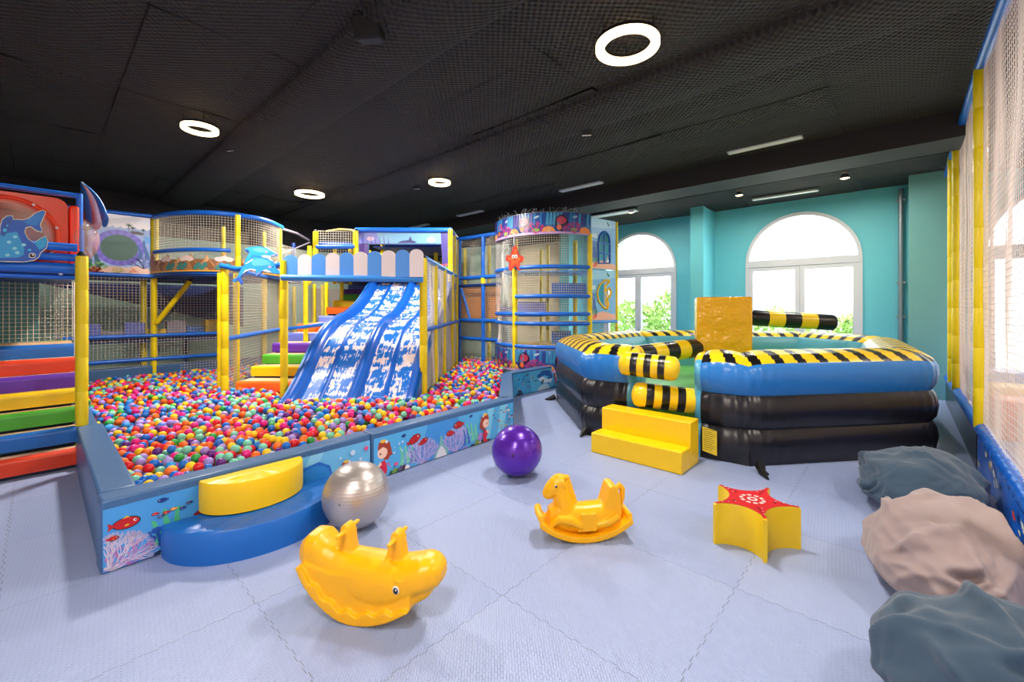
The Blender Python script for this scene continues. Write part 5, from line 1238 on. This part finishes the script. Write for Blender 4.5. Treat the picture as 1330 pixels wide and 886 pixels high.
# ------------------------------------------------------------------ half-round pit steps
def halfround(cx_,cy_,r,ry,z0,z1,m_,name,lab,cat):
    mb=MB(); N=40; pts=[(cx_+r*math.sin(PI*k/N)*1.0,cy_-ry*math.cos(PI*k/N)) for k in range(N+1)]
    prof_=[(1.0,z0),(1.0,z0+.015),(1.006,(z0+z1)/2),(1.0,z1-.012),(.985,z1)]; vs=[];n=N+1
    for s_,z in prof_:
        for x,y in pts: vs.append((cx_+(x-cx_)*s_,cy_+(y-cy_)*s_,z))
    fs=[]
    for j in range(len(prof_)-1):
        for k in range(n): fs.append((j*n+k,j*n+(k+1)%n,(j+1)*n+(k+1)%n,(j+1)*n+k))
    K=6; o=len(vs); c=Vector((cx_+r*.4,cy_))
    for q in range(1,K+1):
        s_=1-q/K
        for i,(x,y) in enumerate(pts):
            xx=c.x+(x-c.x)*s_*.985; yy=c.y+(y-c.y)*s_*.985; ww=.008*math.sin(i*1.9+math.sin(i*.7)*2)*(s_**1.5)
            vs.append((xx,yy,z1+.012*(1-s_)+ww))
    b0=(len(prof_)-1)*n
    for q in range(K):
        a=b0 if q==0 else o+(q-1)*n; d=o+q*n
        for k in range(n): fs.append((a+k,a+(k+1)%n,d+(k+1)%n,d+k))
    mb.add(vs,fs); mb.add([vs[k] for k in range(n)],[tuple(range(n))[::-1]])
    tp_=tag(mb.build(name,[m_],None,loc=(cx_,cy_,z0),smooth=50),lab,cat); return tp_
halfround(-3.745,1.16,.50,.60,0,.215,'v_blue','half_round_step','blue half-round foam step on the floor against the ball pit wall','foam step')
halfround(-3.76,1.13,.285,.355,.232,.45,'v_yellow','half_round_step','yellow half-round foam step resting on top of the blue one','foam step')
# ------------------------------------------------------------------ gym balls
def gball(x,y,R0,m_,lab):
    mb=MB(); mb.ell((x,y,R0*.985),(R0,R0,R0*.985),64)
    o=tag(mb.build('gym_ball',[m_],None,loc=(x,y,R0*.985),smooth=180),lab,'exercise ball')
    v=MB(); v.ell((x+R0*.55,y-R0*.80,R0*1.1),(.012,.012,.012),10); v.build('valve',['black' if m_=='purple' else 'metal'],o)
q=LD(-1.213,3.35); gball(q.x,q.y,.25,'silver','shiny silver-grey exercise ball on the floor beside the half-round steps')
q=LD(.05,4.37); gball(q.x,q.y,.256,'purple','shiny purple exercise ball on the floor before the ball pit end')
# ------------------------------------------------------------------ star stool
t=thing('star_stool','yellow star-shaped foam stool with red starfish top','stool',(-.81,3.52,0))
tips=[(-.675,3.255),(-.53,3.61),(-.775,3.835),(-1.08,3.64),(-1.005,3.275)]; c=Vector((-.815,3.52))
pts=[]
for i in range(5):
    a=Vector(tips[i]);b_=Vector(tips[(i+1)%5]); mid=(a+b_)/2; mid=c+(mid-c)*.62
    da=(a-c).normalized(); 
    for k in range(10):
        s_=k/10; q=(1-s_)**2*a+2*s_*(1-s_)*(c+( (a+b_)/2-c)*.32)+s_*s_*b_
        if k==0:
            nrm_=Vector((-da.y,da.x)); pts.append(tuple(a-nrm_*.012)); pts.append(tuple(a+nrm_*.012))
        else: pts.append(tuple(q))
mb=MB(); k=len(pts); ins=[tuple(c+(Vector(p)-c)*.965) for p in pts]; mb.add([(x,y,0) for x,y in pts]+[(x,y,.283) for x,y in pts]+[(x,y,.292) for x,y in ins],[(i,(i+1)%k,k+(i+1)%k,k+i) for i in range(k)]+[(k+i,k+(i+1)%k,2*k+(i+1)%k,2*k+i) for i in range(k)])
holed(mb,ins,[],lambda x,y:Vector((x,y,.292))); holed(mb,pts,[],lambda x,y:Vector((x,y,.001))); so=mb.build('stool_body',['star_yellow'],t,smooth=35)
pc=Pic(lambda x,y:Vector((c.x+x,c.y+y,.2925)),(0,0,1)); loc=[((p[0]-c.x)*.97,(p[1]-c.y)*.97) for p in pts]
holed(pc.mb,loc,[],lambda x,y:Vector((c.x+x,c.y+y,.2945)),0,(196,14,24)); pc.k=30
for k in range(10):
    a0_,a1_=2*PI*k/10,2*PI*(k+.62)/10
    pc.poly([(.085*math.cos(a0_),.085*math.sin(a0_)),(.085*math.cos(a1_),.085*math.sin(a1_)),(.06*math.cos(a1_),.06*math.sin(a1_)),(.06*math.cos(a0_),.06*math.sin(a0_))],(246,200,196))
pc.ell(0,0,.035,.035,(246,200,196)); pc.ell(0,0,.018,.018,(206,44,50))
for tx,ty in tips:
    d=Vector((tx,ty))-c
    for f_,s_ in ((.48,.010),(.62,.008),(.74,.006),(.85,.005)): pc.ell(d.x*f_,d.y*f_,s_,s_,(110,16,30),8)
    e=d.normalized(); n_=Vector((-e.y,e.x))
    for f_ in (.5,.66,.8): pc.ell(d.x*f_+n_.x*.022*(1-f_)*2,d.y*f_+n_.y*.022*(1-f_)*2,.006,.004,(250,215,215),8)
pc.mb.build('printed_top',['star_print'],so,smooth=0)
# ------------------------------------------------------------------ moulded rockers (merged shapes, remeshed)
def remesh(o,vox=.007,sm=6):
    r=o.modifiers.new('merge','REMESH'); r.mode='VOXEL'; r.voxel_size=vox; r.use_smooth_shade=True
    s_=o.modifiers.new('smooth','SMOOTH'); s_.iterations=sm; s_.factor=.6
def loft(mb,secs,n=20,pw=2.4):     # secs: x, zb, zt, w  (cross-sections in YZ, super-ellipse)
    vs=[];fs=[]
    for (x,zb,zt,w) in secs:
        zc=(zb+zt)/2;h=(zt-zb)/2
        for k in range(n):
            a=2*PI*k/n; ca,sa=math.cos(a),math.sin(a); vs.append((x,w*math.copysign(abs(ca)**(2/pw),ca),zc+h*math.copysign(abs(sa)**(2/pw),sa)))
    for i in range(len(secs)-1):
        for k in range(n): fs.append((i*n+k,i*n+(k+1)%n,(i+1)*n+(k+1)%n,(i+1)*n+k))
    fs.append(tuple(range(n))[::-1]); fs.append(tuple((len(secs)-1)*n+k for k in range(n))); mb.add(vs,fs)
def plate(mb,poly,y0,y1):         # polygon in XZ extruded from y0 to y1
    mb.prism(poly,(0,y0,0),(1,0,0),(0,0,1),y1-y0)
def place(mb,loc,ang,sc_=1):
    m4=Matrix.Translation(loc)@Matrix.Rotation(ang,4,'Z')@Matrix.Scale(sc_,4); mb.v=[tuple(m4@Vector(v)) for v in mb.v]; return m4
# whale rocker
wl=LD(-.80,2.42); ang=math.atan2(RY,RX)-.22
t=thing('whale_rocker','yellow plastic whale-shaped rocking seat with two handle posts, in front of the half-round steps','rocking toy',(wl.x,wl.y,0))
mb=MB(); loft(mb,[(-.415,.25,.33,.04),(-.40,.225,.37,.075),(-.35,.23,.415,.105),(-.29,.22,.415,.11),(-.24,.17,.375,.105),(-.18,.12,.345,.105),(-.1,.075,.325,.115),(0,.055,.32,.125),(.1,.055,.315,.13),(.19,.09,.315,.132),(.28,.14,.335,.128),(.34,.17,.352,.118),(.39,.19,.35,.10),(.425,.21,.33,.078),(.445,.24,.30,.045)],24,2.6)
loft(mb,[(.2,.075,.2,.09),(.3,.10,.22,.095),(.365,.14,.22,.075),(.385,.165,.21,.05)],20,2.4)    # lower jaw
bot=[(p.x,p.y) for p in smoothpath([Vector(q) for q in ((-.375,.265),(-.34,.195),(-.275,.115),(-.2,.055),(-.12,.014),(-.04,0),(.05,.006),(.14,.03),(.22,.066),(.30,.115))],4)]
nb=len(bot); topw=[]
for k in range(nb):
    x_,z_=bot[nb-1-k]; e=1-abs(2*k/(nb-1)-1)
    topw.append((x_*(.97-.05*(1-e)),z_+.006+.055*min(1,e*2.2)+.013*min(1,e*4)*math.sin(k*PI/2.6)))
for s_ in (-1,1): plate(mb,bot+topw,s_*.122-.020,s_*.122+.020)
plate(mb,bot+[(.30,.2),(.1,.24),(-.2,.25),(-.34,.28)],-.117,.117)
for hx,hh in ((-.135,.475),(.175,.468)):
    plate(mb,[(hx-.085,.27),(hx+.07,.27),(hx+.045,.33),(hx+.03,hh-.04),(hx+.018,hh-.01),(hx-.004,hh),(hx-.026,hh-.012),(hx-.036,hh-.05),(hx-.055,.34)],-.036,.036)
    mb.tube([(hx-.005,-.105,hh-.04),(hx-.005,.105,hh-.04)],.0135,10)
mb.ell((.235,-.118,.262),(.03,.014,.012),12); mb.ell((.235,.118,.262),(.03,.014,.012),12)
m4=place(mb,(wl.x,wl.y,.004),ang); o=mb.build('whale_body',['toy_yellow'],t,smooth=180); remesh(o,.0052,7)
for s_ in (-1,1):
    e=MB(); Rm=(Matrix.Rotation(ang,3,'Z')).to_3x3()
    e.ell(m4@Vector((.228,s_*.1325,.222)),(.019,.004,.023),16,0,(245,240,240),M3=Rm); e.ell(m4@Vector((.228,s_*.1345,.220)),(.0145,.004,.018),16,0,(15,15,18),M3=Rm); e.ell(m4@Vector((.231,s_*.1370,.226)),(.004,.003,.006),10,0,(250,250,250),M3=Rm)
    e.build('eye',['board'],t,smooth=60)
# horse rocker
hl=LD(.53,3.22); ang=math.atan2(RY,RX)+PI+.10
t=thing('horse_rocker','small yellow plastic rocking horse near the centre of the floor','rocking toy',(hl.x,hl.y,0))
mb=MB()
# base: boat-shaped rocker
bot=[(.345*math.sin(a)*1.0/math.sin(.72),(.62-.62*math.cos(a))*.82) for a in [-.72+1.44*k/20 for k in range(21)]]
for s_ in (-1,1): plate(mb,bot+[(x_*.97,z_+.042) for x_,z_ in bot[::-1]],s_*.105-.026,s_*.105+.026)
plate(mb,[(x_*.93,z_+.006) for x_,z_ in bot]+[(x_*.9,z_+.03) for x_,z_ in bot[::-1]],-.1,.1)
mb.tube([(.325,-.10,.175),(.335,0,.18),(.325,.10,.175)],.028,10); mb.tube([(-.325,-.105,.17),(-.325,.105,.17)],.022,10)
loft(mb,[(-.27,.08,.20,.05),(-.235,.05,.24,.085),(-.15,.04,.245,.098),(0,.03,.235,.098),(.12,.04,.24,.095),(.2,.06,.25,.085),(.26,.08,.22,.06)],20,2.5)
# back rest / rump
plate(mb,[(-.12,.2),(-.145,.25),(-.17,.33),(-.185,.372),(-.21,.385),(-.24,.37),(-.265,.30),(-.275,.18),(-.26,.1),(-.15,.1)],-.08,.08)
loft(mb,[(-.268,.14,.34,.03),(-.23,.12,.375,.065),(-.2,.12,.385,.06)],16,2.2)
mb.tube([(-.255,0,.33),(-.285,0,.36),(-.305,0,.33),(-.305,0,.26),(-.29,0,.20)],[.018,.024,.024,.02,.015],8)   # tail
for s_ in (-1,1):
    mb.tube([(.03,s_*.095,.10),(.12,s_*.105,.16),(.20,s_*.10,.175),(.25,s_*.085,.12)],[.02,.032,.034,.02],10)     # front leg
    mb.tube([(-.24,s_*.09,.17),(-.16,s_*.10,.13),(-.08,s_*.098,.11)],[.03,.032,.018],10)
    plate(mb,[(.045,.10),(.065,.07),(-.07,.07),(-.085,.10),(-.075,.20),(.04,.20)],s_*.1-.006,s_*.1+.006)
# neck and head
mb.tube([(.13,0,.17),(.15,0,.25),(.165,0,.32),(.175,0,.395)],[.09,.078,.066,.056],16)
mb.tube([(.165,0,.40),(.205,0,.385),(.245,0,.345),(.27,0,.305)],[.06,.06,.052,.042],16); mb.ell((.262,0,.318),(.046,.042,.042),14)
mb.ell((.18,0,.43),(.05,.045,.03),14)
for k in range(7): mb.ell((.130-.009*k,0,.43-.028*k),(.034,.026,.022),10)
for s_ in (-1,1): mb.tube([(.165,s_*.04,.425),(.155,s_*.055,.40),(.145,s_*.06,.37)],[.016,.014,.006],8); mb.tube([(.155,s_*.045,.335),(.21,s_*.052,.325),(.25,s_*.04,.35)],.006,6); mb.tube([(.15,s_*.06,.30),(.15,s_*.03,.30)],.012,8)
m4=place(mb,(hl.x,hl.y,.004),ang); o=mb.build('horse_body',['toy_yellow'],t,smooth=180); remesh(o,.0048,4)
for s_ in (-1,1):
    e=MB(); Rm=Matrix.Rotation(ang,3,'Z'); e.ell(m4@Vector((.212,s_*.0545,.388)),(.013,.005,.013),14,0,(240,240,240),M3=Rm); e.ell(m4@Vector((.213,s_*.0575,.387)),(.009,.004,.010),12,0,(25,30,60),M3=Rm); e.build('eye',['board'],t,smooth=60)
# ------------------------------------------------------------------ bean bags
def beanbag(cx_,cy_,rx,ry,h,m_,lab,seed,folds,rot=0):
    import bmesh
    bm=bmesh.new(); bmesh.ops.create_icosphere(bm,subdivisions=6,radius=1)
    cr_,sr_=math.cos(rot),math.sin(rot); Rc=random.Random(seed*7); CRS=[]
    for _ in range(11):
        a=Vector((Rc.uniform(-1,.5),Rc.uniform(-1,.3),Rc.uniform(-.1,1))).normalized(); dr=a.orthogonal(); dr.rotate(Matrix.Rotation(Rc.uniform(-.9,.9)+(.9 if seed%2 else 2.2),3,a)); L_=Rc.uniform(.5,1.1)
        CRS.append((a,(a+dr.normalized()*L_).normalized(),Rc.uniform(.035,.075),Rc.uniform(.045,.085)))
    for v in bm.verts:
        p=v.co.normalized(); x,y,z=p
        z2=z if z>0 else z*.5
        base=1+.09*noise.noise((x*1.2+seed,y*1.2,z*1.2))+.04*noise.noise((x*2.5,y*2.5+seed,z*2.5))
        wx=noise.noise((x*1.1+seed,y*1.1,z*1.1)); wy=noise.noise((x*1.1,y*1.1+seed+5,z*1.1)); wz=noise.noise((x*1.1,y*1.1,z*1.1+seed+9))
        f=0
        for (dx,dy,dz_,st,fr) in folds:          # long drapes running across direction (dx,dy,dz)
            q=(x+.55*wx)*dx+(y+.55*wy)*dy+(z+.55*wz)*dz_
            mk=max(0,min(1,.5+1.8*noise.noise((x*1.4+seed*2+fr,y*1.4,z*1.4))))
            rdg=1-abs(math.sin(q*fr)); f+=st*(rdg**3-.25)*mk
        r2=noise.noise((x*3.2+seed+2*wx,y*1.6,z*3.2)); f+=.05*(.22-abs(r2))*(.5+abs(wz)*2)

        pw=p+Vector((wx,wy,wz))*.28
        for (ca,cb_,dep,wd) in CRS:
            ab=cb_-ca; t_=max(0,min(1,(pw-ca).dot(ab)/ab.length_squared)); ds=(pw-(ca+ab*t_)).length; tp=(.25+.75*math.sin(PI*min(.95,max(.05,t_))))
            sd=(pw-ca).dot(ca.cross(ab).normalized())
            f+= -dep*tp*math.exp(-(ds/wd)**2)+dep*.75*tp*math.exp(-((sd-1.7*wd)/(wd*1.1))**2)*math.exp(-(ds/(wd*3.2))**2)
        rr_=base+f; X_,Y_=x*rx*rr_,y*ry*rr_
        v.co=(X_*cr_-Y_*sr_, X_*sr_+Y_*cr_, max(0.0,(z2*.62+.34)*h*rr_*1.04))
    me=bpy.data.meshes.new('bean_bag'); bm.to_mesh(me); bm.free(); me.materials.append(M[m_]); me.shade_smooth()
    o=bpy.data.objects.new('bean_bag',me); COL.objects.link(o); sm_=o.modifiers.new('soften','SMOOTH'); sm_.iterations=2; sm_.factor=.5; o.location=(cx_,cy_,0.002); tag(o,lab,'bean bag',None); 
    return o
b1=beanbag(.12,5.0,.43,.52,.50,'teal_cloth','dark slate-blue bean bag farthest back, against the printed wall pad',3,[(.5,.8,.3,.12,4.2),(.9,-.3,.5,.05,5.5)])
b2=beanbag(.17,3.62,.36,.60,.54,'beige_cloth','pinkish beige bean bag between the two slate-blue ones',8,[(.75,.6,.4,.13,3.8),(-.3,.9,.3,.07,5)],.1)
b3=beanbag(.33,2.52,.44,.44,.52,'teal_cloth','dark slate-blue bean bag nearest the camera at the lower right edge',14,[(.9,.4,.2,.12,3.6),(-.2,.9,.4,.06,5)])
# ------------------------------------------------------------------ right-hand net enclosure
XN=.60
t=thing('net_enclosure','tall white net enclosure with yellow posts and printed blue base pad along the right side','net enclosure',(XN,7,0))
for y in (6.55,9.15,10.0): post(t,(XN,y,.46),(XN,y,4.18),.055)
post(t,(XN,3.4,.46),(XN,3.4,4.1),.055)
rail(t,[(XN,2.2,4.06),(XN,5.0,4.12),(XN,6.55,4.2),(XN,9.15,4.18),(XN,11.0,4.1)],.05)
net(t,[(XN+.02,1.6),(XN+.02,11.0)],.48,4.14,.055,.0029,'net_right',wav=.018,vs=9,seed=2)
def pad(y0_,y1_,m_):
    mb=MB(); mb.box((XN-.03,y0_,0),(XN+.07,y1_,.44)); w=mb.build('base_pad',[m_],t,smooth=0,mods=bevel(.02,3))
    c=MB(); pts=[];rs=[]; n=int((y1_-y0_)/.16)
    for k in range(n+1):
        for q,rr_ in ((0,.90),(.25,1.0),(.75,1.0)):
            if k==n and q: break
            pts.append((XN+.01,y0_+(y1_-y0_)*(k+q)/n,.455)); rs.append(.065*rr_)
    c.tube(pts,rs,12); c.build('padded_top',[vinyl('glossy_blue',(20,98,205),.2,.5,20) if m_!='black_vinyl' else 'blue_pad'],w,smooth=60); return w
wp=pad(1.6,6.5,vinyl('pad_blue',(22,104,214),.28,.35,9)); pad(6.56,10.9,'black_vinyl')
pc=Pic(lambda x,y:Vector((XN-.031,6.5-x,y)),(-1,0,0)); R=random.Random(9)
for k in range(26):
    x=R.uniform(.1,4.6); y=R.uniform(.12,.4); pc.fish(x,y,R.uniform(.06,.11),R.choice([(240,240,235),(240,190,60),(235,235,240),(220,60,50)]),(30,40,60),R.choice([-1,1]),R.uniform(-.4,.4))
for k in range(14): pc.weed(.3+.33*k,.01,R.uniform(.1,.22),R.choice([(60,150,60),(40,120,190),(120,180,70)]),k,3)
pc.rocks(.05,4.7,4,1.2); pc.mb.build('printed_seascape',['print'],wp,smooth=0)
# things beyond the net
t=thing('yellow_foam_ramp','long yellow padded ramp beyond the net on the right','foam ramp',(1.9,5.2,0))
mb=MB(); mb.prism([(3.2,0),(7.6,0),(7.6,.95),(6.6,.95),(3.2,.25)],(1.25,0,0),(0,1,0),(0,0,1),-1.3); mb.build('ramp_body',['wood_yellow'],t,smooth=0,mods=bevel(.03,2))
t=thing('grey_lounge_mound','large grey padded mound beyond the net at the right edge','cushion',(2.0,8.4,0))
mb=MB(); mb.ell((2.3,8.3,.25),(1.0,.65,.95),32); mb.build('mound_body',[mat('mauve_grey_cloth',(142,132,140),.8)],t)
for x,y,s_,m_,lab in ((1.1,9.3,.3,'v_yellow','yellow foam cube beyond the net near the column'),(1.15,8.55,.26,'v_orange','small orange foam cube beyond the net'),(1.3,10.2,.36,'light_blue_pad','pale blue foam cube beyond the net under the right window')):
    mb=MB(); mb.box((x-s_,y-s_,0),(x+s_,y+s_,s_*2)); tag(mb.build('foam_cube',[m_],None,loc=(x,y,0),smooth=30,mods=bevel(.03,3)),lab,'foam cube',group='foam cubes beyond the net')
# ------------------------------------------------------------------ light
w=bpy.data.worlds.new('sky_white'); sc.world=w; w.use_nodes=True; nt=w.node_tree; bg=nt.nodes['Background']
bg.inputs['Color'].default_value=(.86,.93,1.0,1); bg.inputs['Strength'].default_value=5.0
for x in WX:
    L=bpy.data.lights.new('window_portal','AREA'); L.shape='RECTANGLE'; L.size=2.3; L.size_y=3.9; L.cycles.is_portal=True
    o=bpy.data.objects.new('window_portal',L); COL.objects.link(o); o.location=(x,YF+.28,1.98); o.rotation_euler=(-PI/2,0,0)
cam=bpy.data.cameras.new('camera'); cam.sensor_width=36; cam.lens=FPX/1330*36; cam.shift_y=-(443-HZ)/1330; cam.clip_start=.05; cam.clip_end=200
co=bpy.data.objects.new('camera',cam); COL.objects.link(co); co.location=(0,0,CH); co.rotation_euler=(PI/2,0,YAW); sc.camera=co
sc.view_settings.view_transform='Standard'; sc.view_settings.look='None'; sc.view_settings.gamma=1; sc.view_settings.use_curve_mapping=False
sc.view_settings.exposure=.95
sc.cycles.use_denoising=True; sc.cycles.max_bounces=8; sc.cycles.diffuse_bounces=4; sc.cycles.transparent_max_bounces=16; sc.cycles.sample_clamp_indirect=6
sc.cycles.caustics_reflective=False; sc.cycles.caustics_refractive=False
